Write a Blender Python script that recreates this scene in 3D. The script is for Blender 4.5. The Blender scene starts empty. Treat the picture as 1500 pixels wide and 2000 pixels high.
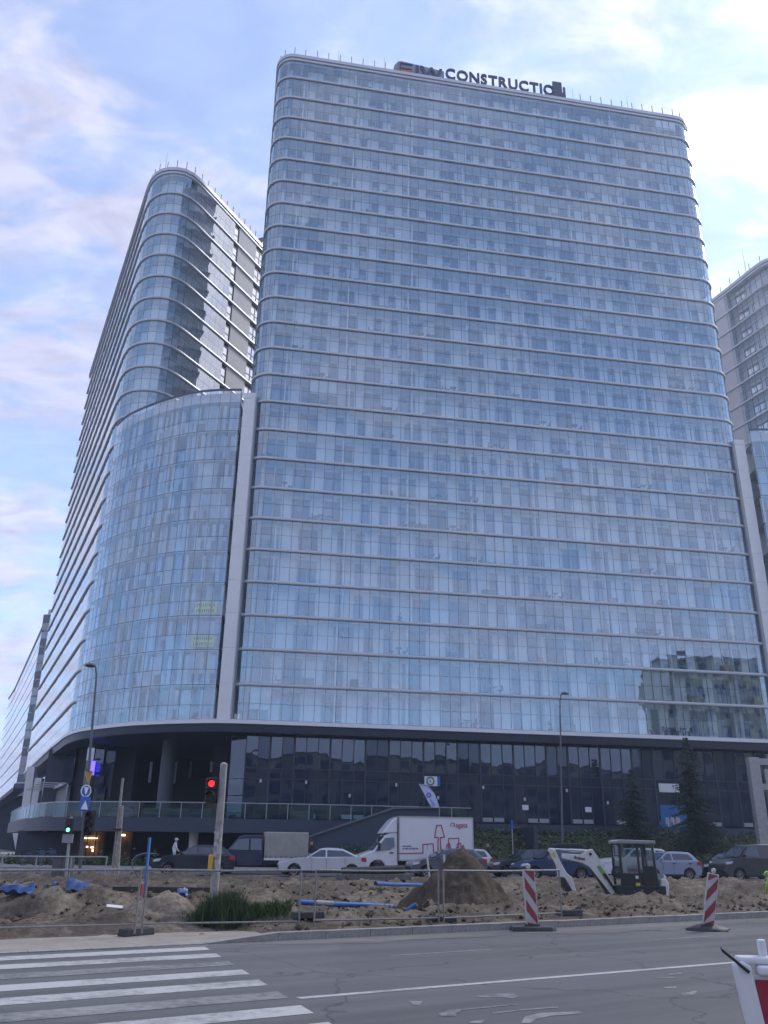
import bpy, bmesh, math, random
import numpy as np
from mathutils import Vector, Matrix

# ------------------------------------------------------------------ camera, sky, sun, exposure
scene = bpy.context.scene
random.seed(7)
rng = np.random.default_rng(11)
CAMH = 1.626
FPX, PITCH, ROLL = 1643.0, math.radians(21.74), math.radians(0.81)
_cp, _sp, _c, _s = math.cos(PITCH), math.sin(PITCH), math.cos(ROLL), math.sin(ROLL)
FW = Vector((0, _cp, _sp)); UP0 = Vector((0, -_sp, _cp)); RT0 = Vector((1, 0, 0))
RT = RT0 * _c + UP0 * _s
UP = UP0 * _c - RT0 * _s
cam_data = bpy.data.cameras.new('camera')
cam_data.sensor_fit = 'HORIZONTAL'
cam_data.sensor_width = 36.0
cam_data.lens = FPX / 1500.0 * 36.0
cam_data.clip_start = 0.1
cam_data.clip_end = 6000.0
cam = bpy.data.objects.new('camera', cam_data)
scene.collection.objects.link(cam)
m = Matrix(((RT.x, UP.x, -FW.x, 0), (RT.y, UP.y, -FW.y, 0), (RT.z, UP.z, -FW.z, CAMH), (0, 0, 0, 1)))
cam.matrix_world = m
scene.camera = cam

SUN_AZ, SUN_EL = math.radians(50), math.radians(42)
SUNV = Vector((math.sin(SUN_AZ) * math.cos(SUN_EL), math.cos(SUN_AZ) * math.cos(SUN_EL), math.sin(SUN_EL)))

world = bpy.data.worlds.new('World')
scene.world = world
world.use_nodes = True
wn, wl = world.node_tree.nodes, world.node_tree.links
wn.clear()
def WN(t, **kw):
    n = wn.new(t)
    for k, v in kw.items():
        setattr(n, k, v)
    return n
def wmath(op, a, b=None, c=None):
    n = WN('ShaderNodeMath', operation=op)
    for i, v in enumerate((a, b, c)):
        if v is None: continue
        if isinstance(v, (int, float)): n.inputs[i].default_value = v
        else: wl.new(v, n.inputs[i])
    return n.outputs[0]
sky = WN('ShaderNodeTexSky', sky_type='NISHITA')
sky.sun_disc = False
sky.sun_elevation = SUN_EL
sky.sun_rotation = SUN_AZ
sky.altitude = 100
sky.air_density = 1.0
sky.dust_density = 0.05
sky.ozone_density = 4.0
tc = WN('ShaderNodeTexCoord')
sep = WN('ShaderNodeSeparateXYZ'); wl.new(tc.outputs['Generated'], sep.inputs[0])
zz = wmath('MAXIMUM', sep.outputs[2], 0.0)
den = wmath('ADD', zz, 0.22)
cx = wmath('DIVIDE', sep.outputs[0], den); cy = wmath('DIVIDE', sep.outputs[1], den)
comb = WN('ShaderNodeCombineXYZ'); wl.new(cx, comb.inputs[0]); wl.new(cy, comb.inputs[1])
mp = WN('ShaderNodeMapping'); wl.new(comb.outputs[0], mp.inputs[0])
mp.inputs['Location'].default_value = (3.1, 1.7, 0.3)
mp.inputs['Rotation'].default_value = (0, 0, math.radians(-28))
mp.inputs['Scale'].default_value = (1.25, 2.1, 1)
n1 = WN('ShaderNodeTexNoise'); wl.new(mp.outputs[0], n1.inputs['Vector'])
n1.inputs['Scale'].default_value = 1.9; n1.inputs['Detail'].default_value = 9
n1.inputs['Roughness'].default_value = 0.56; n1.inputs['Distortion'].default_value = 0.35
n2 = WN('ShaderNodeTexNoise'); wl.new(mp.outputs[0], n2.inputs['Vector'])
n2.inputs['Scale'].default_value = 6.5; n2.inputs['Detail'].default_value = 7; n2.inputs['Roughness'].default_value = 0.62
n2.inputs['Distortion'].default_value = 0.6
mixn = wmath('ADD', wmath('MULTIPLY', n1.outputs[0], 0.62), wmath('MULTIPLY', n2.outputs[0], 0.38))
cov = WN('ShaderNodeMapRange'); cov.interpolation_type = 'SMOOTHSTEP'
wl.new(mixn, cov.inputs[0])
cov.inputs[1].default_value = 0.40; cov.inputs[2].default_value = 0.60
# forward scattering: veil and cloud grow brighter towards the sun, as thin cloud does
vd = WN('ShaderNodeVectorMath', operation='DOT_PRODUCT'); wl.new(tc.outputs['Generated'], vd.inputs[0])
vd.inputs[1].default_value = SUNV
dotc = wmath('MAXIMUM', vd.outputs['Value'], 0.0)
fwd = wmath('POWER', dotc, 6.0)
cbri = wmath('ADD', wmath('ADD', wmath('MULTIPLY', fwd, 2.0), 2.75), wmath('MULTIPLY', wmath('POWER', wmath('SUBTRACT', 1.0, zz), 5.0), 1.8))
ccol = WN('ShaderNodeMixRGB', blend_type='MIX')
wl.new(fwd, ccol.inputs[0]); ccol.inputs[1].default_value = (0.73, 0.75, 1.0, 1); ccol.inputs[2].default_value = (0.87, 0.875, 1.0, 1)
n3 = WN('ShaderNodeTexNoise'); wl.new(mp.outputs[0], n3.inputs['Vector'])
n3.inputs['Scale'].default_value = 7.5; n3.inputs['Detail'].default_value = 6; n3.inputs['Roughness'].default_value = 0.6; n3.inputs['Distortion'].default_value = 0.5
lump = WN('ShaderNodeMapRange'); wl.new(n3.outputs[0], lump.inputs[0])
lump.inputs[1].default_value = 0.32; lump.inputs[2].default_value = 0.66; lump.inputs[3].default_value = 0.85; lump.inputs[4].default_value = 1.16
cbri = wmath('MULTIPLY', cbri, lump.outputs[0])
cmul = WN('ShaderNodeVectorMath', operation='SCALE'); wl.new(ccol.outputs[0], cmul.inputs[0]); wl.new(cbri, cmul.inputs['Scale'])
skys = WN('ShaderNodeVectorMath', operation='SCALE'); wl.new(sky.outputs[0], skys.inputs[0]); skys.inputs['Scale'].default_value = 0.85
covf = wmath('MULTIPLY', cov.outputs[0], 0.72)
covf = wmath('ADD', covf, wmath('MULTIPLY', wmath('POWER', wmath('SUBTRACT', 1.0, zz), 7.0), 0.35))
covf = wmath('MINIMUM', wmath('ADD', covf, 0.36), 1.0)
mx = WN('ShaderNodeMixRGB'); wl.new(covf, mx.inputs[0]); wl.new(skys.outputs[0], mx.inputs[1]); wl.new(cmul.outputs[0], mx.inputs[2])
bg = WN('ShaderNodeBackground'); wl.new(mx.outputs[0], bg.inputs[0]); bg.inputs[1].default_value = 0.13
out = WN('ShaderNodeOutputWorld'); wl.new(bg.outputs[0], out.inputs[0])

sun_data = bpy.data.lights.new('sun', 'SUN')
sun_data.energy = 0.8
sun_data.angle = math.radians(14)
sun_data.color = (1.0, 0.97, 0.93)
sun = bpy.data.objects.new('sun', sun_data)
scene.collection.objects.link(sun)
sun.rotation_euler = (-SUNV).to_track_quat('-Z', 'Y').to_euler()
sun.location = (60, 60, 120)

vs = scene.view_settings
scene.display_settings.display_device = 'sRGB'
vs.view_transform = 'Standard'; vs.look = 'None'; vs.gamma = 1.0; vs.use_curve_mapping = False
vs.exposure = 1.48
cy_ = scene.cycles
cy_.use_denoising = True
cy_.max_bounces = 8; cy_.diffuse_bounces = 3; cy_.glossy_bounces = 4
cy_.transmission_bounces = 4; cy_.transparent_max_bounces = 12
cy_.sample_clamp_indirect = 6.0
cy_.caustics_reflective = False; cy_.caustics_refractive = False

# ------------------------------------------------------------------ pixel -> place helpers (photo is 1500 x 2000)
def ray(px, py):
    return RT * ((px - 750) / FPX) + UP * ((1000 - py) / FPX) + FW
def G(px, py, z=0.0):                       # pixel onto the horizontal plane z
    d = ray(px, py); t = (z - CAMH) / d.z
    return Vector((d.x * t, d.y * t, z))
def V(px, py, Y):                           # pixel at forward distance Y
    d = ray(px, py); t = Y / d.y
    return Vector((d.x * t, Y, CAMH + d.z * t))

# ------------------------------------------------------------------ materials
MATS = {}
def mat(name, col, rough=0.6, metal=0.0, var=0.0, vscale=6.0, bump=0.0, bscale=30.0, spec=0.5, emit=None, estr=0.0, col2=None, coat=0.0, coords='Object'):
    if name in MATS: return MATS[name]
    M = bpy.data.materials.new(name); M.use_nodes = True
    n, l = M.node_tree.nodes, M.node_tree.links
    b = n['Principled BSDF']
    b.inputs['Base Color'].default_value = (*col, 1)
    b.inputs['Roughness'].default_value = rough
    b.inputs['Metallic'].default_value = metal
    b.inputs['Specular IOR Level'].default_value = spec
    b.inputs['Coat Weight'].default_value = coat
    if emit:
        b.inputs['Emission Color'].default_value = (*emit, 1); b.inputs['Emission Strength'].default_value = estr
    if var or bump:
        t = n.new('ShaderNodeTexCoord')
        src = t.outputs[coords]
    if var:
        no = n.new('ShaderNodeTexNoise'); l.new(src, no.inputs['Vector'])
        no.inputs['Scale'].default_value = vscale; no.inputs['Detail'].default_value = 6; no.inputs['Roughness'].default_value = 0.6
        mr = n.new('ShaderNodeMapRange'); l.new(no.outputs[0], mr.inputs[0])
        mr.inputs[1].default_value = 0.3; mr.inputs[2].default_value = 0.7
        mixc = n.new('ShaderNodeMixRGB'); l.new(mr.outputs[0], mixc.inputs[0])
        c2 = col2 or tuple(c * (1 + var) for c in col)
        c1 = col if col2 else tuple(c * (1 - var) for c in col)
        mixc.inputs[1].default_value = (*c1, 1); mixc.inputs[2].default_value = (*[min(c, 1) for c in c2], 1)
        l.new(mixc.outputs[0], b.inputs['Base Color'])
    if bump:
        no2 = n.new('ShaderNodeTexNoise'); l.new(src, no2.inputs['Vector'])
        no2.inputs['Scale'].default_value = bscale; no2.inputs['Detail'].default_value = 5
        bp = n.new('ShaderNodeBump'); bp.inputs['Strength'].default_value = bump; bp.inputs['Distance'].default_value = 0.05
        l.new(no2.outputs[0], bp.inputs['Height']); l.new(bp.outputs[0], b.inputs['Normal'])
    MATS[name] = M
    return M

def glass(name, tint, refl, ior=1.5, rcol=(1, 1, 1), wav=0.0, wscale=0.35, rough=0.0, dark=None):
    """window glass: see-through (or dark-backed) with a fresnel mirror coat; slightly wavy like real panes"""
    if name in MATS: return MATS[name]
    M = bpy.data.materials.new(name); M.use_nodes = True
    n, l = M.node_tree.nodes, M.node_tree.links
    n.clear()
    o = n.new('ShaderNodeOutputMaterial')
    # Schlick reflectance from |cos|, the same from both sides of the pane
    ge = n.new('ShaderNodeNewGeometry'); dt = n.new('ShaderNodeVectorMath'); dt.operation = 'DOT_PRODUCT'
    l.new(ge.outputs['Incoming'], dt.inputs[0]); l.new(ge.outputs['Normal'], dt.inputs[1])
    def mth(op, a, b=None):
        q = n.new('ShaderNodeMath'); q.operation = op; q.use_clamp = op == 'ADD'
        for i_, v_ in enumerate((a, b)):
            if v_ is None: continue
            if isinstance(v_, (int, float)): q.inputs[i_].default_value = v_
            else: l.new(v_, q.inputs[i_])
        return q
    r0 = ((ior - 1) / (ior + 1)) ** 2 + refl
    inv = mth('SUBTRACT', 1.0, mth('ABSOLUTE', dt.outputs['Value']).outputs[0]).outputs[0]
    ad = mth('ADD', mth('MULTIPLY', mth('POWER', inv, 5.0).outputs[0], 1 - r0).outputs[0], r0)
    if dark:
        t = n.new('ShaderNodeBsdfDiffuse'); t.inputs[0].default_value = (*dark, 1)
    else:
        t = n.new('ShaderNodeBsdfTransparent'); t.inputs[0].default_value = (*tint, 1)
    g = n.new('ShaderNodeBsdfGlossy'); g.inputs['Roughness'].default_value = rough; g.inputs[0].default_value = (*rcol, 1)
    mx = n.new('ShaderNodeMixShader')
    l.new(ad.outputs[0], mx.inputs[0]); l.new(t.outputs[0], mx.inputs[1]); l.new(g.outputs[0], mx.inputs[2])
    if wav:
        geo = n.new('ShaderNodeNewGeometry')
        no = n.new('ShaderNodeTexNoise'); l.new(geo.outputs['Position'], no.inputs['Vector'])
        no.inputs['Scale'].default_value = wscale; no.inputs['Detail'].default_value = 2
        bp = n.new('ShaderNodeBump'); bp.inputs['Strength'].default_value = 1.0; bp.inputs['Distance'].default_value = wav
        l.new(no.outputs[0], bp.inputs['Height']); l.new(bp.outputs[0], g.inputs['Normal'])
    l.new(mx.outputs[0], o.inputs[0])
    MATS[name] = M
    return M

# ------------------------------------------------------------------ mesh helpers
COL = scene.collection
class MB:
    """collects boxes, prisms, tubes ... into ONE mesh object"""
    def __init__(s): s.v = []; s.f = []; s.m = []
    def add(s, vs, fs, mi=0):
        o = len(s.v); s.v.extend([tuple(p) for p in vs])
        for f in fs: s.f.append([i + o for i in f]); s.m.append(mi)
        return s
    def box(s, c, d, rz=0.0, mi=0, rot=None):
        hx, hy, hz = d[0] / 2, d[1] / 2, d[2] / 2
        R_ = rot or Matrix.Rotation(rz, 3, 'Z'); c = Vector(c)
        vs = [c + R_ @ Vector((x * hx, y * hy, z * hz)) for z in (-1, 1) for y in (-1, 1) for x in (-1, 1)]
        return s.add(vs, [(0, 2, 3, 1), (4, 5, 7, 6), (0, 1, 5, 4), (2, 6, 7, 3), (0, 4, 6, 2), (1, 3, 7, 5)], mi)
    def bar(s, a, b, w, h=None, mi=0):
        a, b = Vector(a), Vector(b); d = b - a; L = d.length
        q = d.to_track_quat('X', 'Z').to_matrix()
        return s.box((a + b) / 2, (L, w, h or w), mi=mi, rot=q)
    def tube(s, pts, r, n=8, mi=0, cap=True):
        pts = [Vector(p) for p in pts]; rs = r if isinstance(r, (list, tuple)) else [r] * len(pts)
        o = len(s.v); up = None
        for i, p in enumerate(pts):
            t = (pts[min(i + 1, len(pts) - 1)] - pts[max(i - 1, 0)]).normalized()
            if up is None:
                up = Vector((0, 0, 1)) if abs(t.z) < 0.9 else Vector((1, 0, 0))
            x = t.cross(up).normalized(); y = x.cross(t).normalized(); up = y
            for k in range(n):
                a = 2 * math.pi * k / n
                s.v.append(tuple(p + (x * math.cos(a) + y * math.sin(a)) * rs[i]))
        for i in range(len(pts) - 1):
            for k in range(n):
                a = o + i * n + k; b = o + i * n + (k + 1) % n
                s.f.append([a, b, b + n, a + n]); s.m.append(mi)
        if cap:
            s.f.append([o + k for k in range(n)][::-1]); s.m.append(mi)
            e = o + (len(pts) - 1) * n
            s.f.append([e + k for k in range(n)]); s.m.append(mi)
        return s
    def prism(s, poly, f0, f1, mi=0):
        """poly: 2-D outline; f0/f1 map a 2-D point to the two end faces"""
        n = len(poly)
        vs = [f0(p) for p in poly] + [f1(p) for p in poly]
        fs = [list(range(n))[::-1], [n + i for i in range(n)]] + [[i, (i + 1) % n, n + (i + 1) % n, n + i] for i in range(n)]
        return s.add(vs, fs, mi)
    def disc(s, c, axis, r, n=20, mi=0, r0=0.0):
        axis = Vector(axis).normalized(); u = axis.orthogonal().normalized(); w = axis.cross(u); c = Vector(c)
        ring = [c + (u * math.cos(2 * math.pi * k / n) + w * math.sin(2 * math.pi * k / n)) * r for k in range(n)]
        if r0 <= 0: return s.add(ring, [list(range(n))], mi)
        ring2 = [c + (u * math.cos(2 * math.pi * k / n) + w * math.sin(2 * math.pi * k / n)) * r0 for k in range(n)]
        return s.add(ring + ring2, [[k, (k + 1) % n, n + (k + 1) % n, n + k] for k in range(n)], mi)
    def lathe(s, prof, c, axis, n=20, mi=0):
        axis = Vector(axis).normalized(); u = axis.orthogonal().normalized(); w = axis.cross(u); c = Vector(c)
        o = len(s.v)
        for (r, h) in prof:
            for k in range(n):
                a = 2 * math.pi * k / n
                s.v.append(tuple(c + axis * h + (u * math.cos(a) + w * math.sin(a)) * r))
        for i in range(len(prof) - 1):
            for k in range(n):
                a = o + i * n + k; b = o + i * n + (k + 1) % n
                s.f.append([a, b, b + n, a + n]); s.m.append(mi)
        return s
    def mesh(s, name, mats, smooth=None):
        me = bpy.data.meshes.new(name); me.from_pydata(s.v, [], s.f)
        for M_ in (mats if isinstance(mats, (list, tuple)) else [mats]): me.materials.append(M_)
        if any(s.m): me.polygons.foreach_set('material_index', s.m)
        bm = bmesh.new(); bm.from_mesh(me); bmesh.ops.recalc_face_normals(bm, faces=bm.faces); bm.to_mesh(me); bm.free()
        if smooth is not None:
            me.polygons.foreach_set('use_smooth', [True] * len(me.polygons)); me.set_sharp_from_angle(angle=math.radians(smooth))
        me.update()
        return me
    def build(s, name, mats, parent=None, smooth=None, bevel=0.0, seg=2, world_parts=False):
        o = bpy.data.objects.new(name, s.mesh(name, mats, smooth)); COL.objects.link(o)
        if parent is not None:
            o.parent = parent
            if world_parts: o.location = -Vector(parent.location)
        if bevel:
            bv = o.modifiers.new('bevel', 'BEVEL'); bv.width = bevel; bv.segments = seg; bv.limit_method = 'ANGLE'; bv.angle_limit = math.radians(38)
        return o
def link_mesh(name, me, parent=None, loc=(0, 0, 0), rot=(0, 0, 0), scale=(1, 1, 1)):
    o = bpy.data.objects.new(name, me); COL.objects.link(o)
    o.parent = parent; o.location = loc; o.rotation_euler = rot; o.scale = scale
    return o
def tag(o, label=None, cat=None, group=None, kind=None):
    if label: o['label'] = label
    if cat: o['category'] = cat
    if group: o['group'] = group
    if kind: o['kind'] = kind
    return o
def thing(name, label, cat, loc=(0, 0, 0), rz=0.0, group=None):
    o = bpy.data.objects.new(name, None); COL.objects.link(o)
    o.location = loc; o.rotation_euler = (0, 0, rz); o.empty_display_size = 0.3
    return tag(o, label, cat, group)
def stuff(o): o['kind'] = 'stuff'; return o
def struct(o): o['kind'] = 'structure'; return o
def copy_tree(o, parent=None):
    c = o.copy(); COL.objects.link(c); c.parent = parent
    for ch in list(o.children): copy_tree(ch, c)
    return c
def text_mesh(txt, size, depth=0.01, bold=0.0, align='LEFT', spacing=1.0):
    cu = bpy.data.curves.new('t', 'FONT'); cu.body = txt; cu.size = size; cu.extrude = depth; cu.offset = bold
    cu.align_x = align; cu.space_character = spacing; cu.resolution_u = 3
    ob = bpy.data.objects.new('t', cu); COL.objects.link(ob)
    dg = bpy.context.evaluated_depsgraph_get()
    me = bpy.data.meshes.new_from_object(ob.evaluated_get(dg))
    bpy.data.objects.remove(ob); bpy.data.curves.remove(cu)
    return me
def text_obj(name, txt, size, M_, parent, matrix, depth=0.01, bold=0.0, align='LEFT', spacing=1.0):
    me = text_mesh(txt, size, depth, bold, align, spacing); me.materials.clear(); me.materials.append(M_)
    o = bpy.data.objects.new(name, me); COL.objects.link(o); o.parent = parent; o.matrix_local = matrix
    return o
def frame(origin, xdir, ydir):
    x = Vector(xdir).normalized(); y = Vector(ydir).normalized(); z = x.cross(y).normalized(); y = z.cross(x)
    return Matrix(((x.x, y.x, z.x, origin[0]), (x.y, y.y, z.y, origin[1]), (x.z, y.z, z.z, origin[2]), (0, 0, 0, 1)))
def fbm(x, y, seed=0, octaves=4, base=1.0):
    """cheap value noise on arrays"""
    r_ = np.random.default_rng(seed); tot = np.zeros_like(x); amp = 1.0; fr_ = base
    for o_ in range(octaves):
        tab = r_.random((64, 64))
        X = x * fr_; Y = y * fr_
        xi = np.floor(X).astype(int); yi = np.floor(Y).astype(int); fx = X - xi; fy = Y - yi
        fx = fx * fx * (3 - 2 * fx); fy = fy * fy * (3 - 2 * fy)
        a = tab[xi % 64, yi % 64]; b = tab[(xi + 1) % 64, yi % 64]; c = tab[xi % 64, (yi + 1) % 64]; d = tab[(xi + 1) % 64, (yi + 1) % 64]
        tot += amp * ((a * (1 - fx) + b * fx) * (1 - fy) + (c * (1 - fx) + d * fx) * fy - 0.5)
        amp *= 0.5; fr_ *= 2.03
    return tot

# ------------------------------------------------------------------ ground, roads, soil
M_asph = bpy.data.materials.new('asphalt'); M_asph.use_nodes = True
def _asph(M, c1, c2, dust, dustcol):
    n, l = M.node_tree.nodes, M.node_tree.links; b = n['Principled BSDF']; b.inputs['Roughness'].default_value = 0.88
    b.inputs['Specular IOR Level'].default_value = 0.35
    g = n.new('ShaderNodeNewGeometry')
    big = n.new('ShaderNodeTexNoise'); l.new(g.outputs['Position'], big.inputs['Vector']); big.inputs['Scale'].default_value = 0.35; big.inputs['Detail'].default_value = 6; big.inputs['Roughness'].default_value = 0.65
    fine = n.new('ShaderNodeTexNoise'); l.new(g.outputs['Position'], fine.inputs['Vector']); fine.inputs['Scale'].default_value = 60; fine.inputs['Detail'].default_value = 3
    # tyre-polished streaks along the road
    mp = n.new('ShaderNodeMapping'); mp.vector_type = 'TEXTURE'; l.new(g.outputs['Position'], mp.inputs[0])
    mp.inputs['Rotation'].default_value = (0, 0, math.radians(32.4)); mp.inputs['Scale'].default_value = (14, 0.7, 1)
    st = n.new('ShaderNodeTexNoise'); l.new(mp.outputs[0], st.inputs['Vector']); st.inputs['Scale'].default_value = 1.0; st.inputs['Detail'].default_value = 5
    m1 = n.new('ShaderNodeMixRGB'); l.new(fine.outputs[0], m1.inputs[0]); m1.inputs[1].default_value = (*c1, 1); m1.inputs[2].default_value = (*c2, 1)
    mr = n.new('ShaderNodeMapRange'); l.new(big.outputs[0], mr.inputs[0]); mr.inputs[1].default_value = 0.5; mr.inputs[2].default_value = 0.78; mr.inputs[4].default_value = dust
    m2 = n.new('ShaderNodeMixRGB'); l.new(mr.outputs[0], m2.inputs[0]); l.new(m1.outputs[0], m2.inputs[1]); m2.inputs[2].default_value = (*dustcol, 1)
    mr2 = n.new('ShaderNodeMapRange'); l.new(st.outputs[0], mr2.inputs[0]); mr2.inputs[1].default_value = 0.35; mr2.inputs[2].default_value = 0.7; mr2.inputs[3].default_value = 0.82; mr2.inputs[4].default_value = 1.22
    m3 = n.new('ShaderNodeVectorMath'); m3.operation = 'SCALE'; l.new(m2.outputs[0], m3.inputs[0]); l.new(mr2.outputs[0], m3.inputs['Scale'])
    # hairline cracks and sealed seams
    wp = n.new('ShaderNodeTexNoise'); l.new(g.outputs['Position'], wp.inputs['Vector']); wp.inputs['Scale'].default_value = 1.3; wp.inputs['Detail'].default_value = 5
    ws = n.new('ShaderNodeVectorMath'); ws.operation = 'SCALE'; l.new(wp.outputs['Color'], ws.inputs[0]); ws.inputs['Scale'].default_value = 1.1
    wa = n.new('ShaderNodeVectorMath'); l.new(g.outputs['Position'], wa.inputs[0]); l.new(ws.outputs[0], wa.inputs[1])
    vo = n.new('ShaderNodeTexVoronoi'); vo.feature = 'DISTANCE_TO_EDGE'; vo.inputs['Scale'].default_value = 0.22; l.new(wa.outputs[0], vo.inputs['Vector'])
    vr = n.new('ShaderNodeMapRange'); l.new(vo.outputs['Distance'], vr.inputs[0]); vr.inputs[1].default_value = 0.0; vr.inputs[2].default_value = 0.007; vr.inputs[3].default_value = 0.55; vr.inputs[4].default_value = 1.0
    vo2 = n.new('ShaderNodeTexVoronoi'); vo2.inputs['Scale'].default_value = 0.13; l.new(wa.outputs[0], vo2.inputs['Vector'])
    sx_ = n.new('ShaderNodeSeparateColor'); l.new(vo2.outputs['Color'], sx_.inputs[0])
    vr2 = n.new('ShaderNodeMapRange'); l.new(sx_.outputs[0], vr2.inputs[0]); vr2.inputs[3].default_value = 0.88; vr2.inputs[4].default_value = 1.10
    mm = n.new('ShaderNodeMath'); mm.operation = 'MULTIPLY'; l.new(vr.outputs[0], mm.inputs[0]); l.new(vr2.outputs[0], mm.inputs[1])
    m4 = n.new('ShaderNodeVectorMath'); m4.operation = 'SCALE'; l.new(m3.outputs[0], m4.inputs[0]); l.new(mm.outputs[0], m4.inputs['Scale'])
    l.new(m4.outputs[0], b.inputs['Base Color'])
    bp = n.new('ShaderNodeBump'); bp.inputs['Strength'].default_value = 0.35; bp.inputs['Distance'].default_value = 0.01
    l.new(fine.outputs[0], bp.inputs['Height']); l.new(bp.outputs[0], b.inputs['Normal'])
_asph(M_asph, (0.072, 0.074, 0.079), (0.138, 0.140, 0.145), 0.35, (0.16, 0.15, 0.135))
M_asph2 = bpy.data.materials.new('asphalt_far'); M_asph2.use_nodes = True
_asph(M_asph2, (0.11, 0.112, 0.115), (0.17, 0.172, 0.175), 0.5, (0.22, 0.205, 0.18))
M_dusty = bpy.data.materials.new('dusty_asphalt'); M_dusty.use_nodes = True
_asph(M_dusty, (0.10, 0.10, 0.10), (0.15, 0.148, 0.14), 0.9, (0.23, 0.21, 0.18))

def worn_paint(name, wear_lo, wear_hi, under=(0.085, 0.088, 0.092), col=(0.42, 0.42, 0.41)):
    M = bpy.data.materials.new(name); M.use_nodes = True
    n, l = M.node_tree.nodes, M.node_tree.links; b = n['Principled BSDF']; b.inputs['Roughness'].default_value = 0.75
    g = n.new('ShaderNodeNewGeometry')
    a = n.new('ShaderNodeTexNoise'); l.new(g.outputs['Position'], a.inputs['Vector']); a.inputs['Scale'].default_value = 7; a.inputs['Detail'].default_value = 8; a.inputs['Roughness'].default_value = 0.75
    c = n.new('ShaderNodeTexNoise'); l.new(g.outputs['Position'], c.inputs['Vector']); c.inputs['Scale'].default_value = 0.8; c.inputs['Detail'].default_value = 3
    s = n.new('ShaderNodeMath'); s.operation = 'ADD'; l.new(a.outputs[0], s.inputs[0]); 
    s2 = n.new('ShaderNodeMath'); s2.operation = 'MULTIPLY'; l.new(c.outputs[0], s2.inputs[0]); s2.inputs[1].default_value = 0.8
    l.new(s2.outputs[0], s.inputs[1])
    mr = n.new('ShaderNodeMapRange'); l.new(s.outputs[0], mr.inputs[0]); mr.inputs[1].default_value = wear_lo; mr.inputs[2].default_value = wear_hi
    mx = n.new('ShaderNodeMixRGB'); l.new(mr.outputs[0], mx.inputs[0]); mx.inputs[1].default_value = (*col, 1); mx.inputs[2].default_value = (*under, 1)
    l.new(mx.outputs[0], b.inputs['Base Color'])
    return M
M_paint = worn_paint('road_paint', 0.86, 1.24)
M_paint_worn = worn_paint('worn_road_paint', 0.72, 1.08, col=(0.27, 0.27, 0.265))
M_paint_far = worn_paint('far_road_paint', 0.95, 1.4, under=(0.14, 0.14, 0.14))

UR = Vector((0.8446, 0.5354, 0)); NR = Vector((-0.5354, 0.8446, 0))
def P(a, d, z=0.0): return UR * a + NR * d + Vector((0, 0, z))
def AD(v): return v.dot(UR), v.dot(NR)
KD = 15.62                                               # road edge, metres from the camera across the near road
def quad_sheet(name, pts, M_, z=None):
    b = MB(); b.add([(p[0], p[1], p[2] if z is None else z) for p in pts], [list(range(len(pts)))])
    return struct(b.build(name, M_))
M_ground = mat('ground_grey', (0.20, 0.19, 0.175), 0.9, var=0.25, vscale=0.4, coords='Object')
quad_sheet('ground', [(-1400, -1400), (1400, -1400), (1400, 1400), (-1400, 1400)], M_ground, -0.06)
quad_sheet('road', [P(-90, 3.2), P(140, 3.2), P(140, KD), P(-90, KD)], M_asph, 0.0)
M_conc = mat('kerb_concrete', (0.27, 0.265, 0.255), 0.85, var=0.22, vscale=9, bump=0.2, bscale=40)
M_kerbdark = mat('kerb_dark', (0.15, 0.145, 0.14), 0.9, var=0.3, vscale=5)
M_pave = mat('sandy_paving', (0.24, 0.21, 0.175), 0.92, var=0.3, vscale=2.2, bump=0.4, bscale=18, col2=(0.33, 0.30, 0.255))
# dusty strip of asphalt beside the kerb on the right
b = MB(); aa = np.linspace(4.5, 60, 60)
for i in range(len(aa) - 1):
    w0 = 1.15 + 0.35 * math.sin(aa[i] * 0.9) + 0.25 * math.sin(aa[i] * 2.3); w1 = 1.15 + 0.35 * math.sin(aa[i + 1] * 0.9) + 0.25 * math.sin(aa[i + 1] * 2.3)
    if aa[i] < 12: w0 *= (aa[i] - 4.5) / 7.5 + .02; w1 *= (aa[i + 1] - 4.5) / 7.5
    b.add([P(aa[i], KD - 0.05 - w0, .004), P(aa[i + 1], KD - 0.05 - w1, .004), P(aa[i + 1], KD - .02, .004), P(aa[i], KD - .02, .004)], [(0, 1, 2, 3)])
struct(b.build('road_dust', M_dusty))
# camera-side pavement
struct(MB().box(P(20, -10, 0.0), (230, 26.3, 0.12), rz=math.atan2(UR.y, UR.x)).build('pavement', M_pave))

# kerb stones (right part upright, ramping down to flush at the crossing)
A_K0 = AD(G(392, 1841))[0]; A_K1 = AD(G(488, 1826))[0]
kr = tag(bpy.data.objects.new('kerb', None), kind='structure'); COL.objects.link(kr); kr.location = P(A_K1, KD + .1, 0)
kmesh = MB().box((0, 0, 0.07), (0.985, 0.20, 0.14), mi=0).mesh('kerb_stone', [M_conc])
RZ = math.atan2(UR.y, UR.x)
for i in range(48):
    a = A_K1 + 0.5 + i
    o = link_mesh('kerb_stone', kmesh, kr, tuple(P(a, KD + .1, random.uniform(-.006, .006)) - kr.location), (random.uniform(-.01, .01), 0, RZ + random.uniform(-.004, .004)))
b = MB(); b.prism([(A_K0, 0.005), (A_K1, 0.005), (A_K1, .14), (A_K0, .02)], lambda p: P(p[0], KD, p[1]), lambda p: P(p[0], KD + .2, p[1]))
o = b.build('ramp_stone', M_conc, kr, world_parts=True)
fkm = MB().box((0, 0, 0.0), (0.985, 0.20, 0.05)).mesh('flush_kerb_stone', [M_conc])
for i in range(16):
    a = A_K0 - 0.5 - i
    link_mesh('flush_kerb_stone', fkm, kr, tuple(P(a, KD + .1, -.008) - kr.location), (0, 0, RZ))
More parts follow.
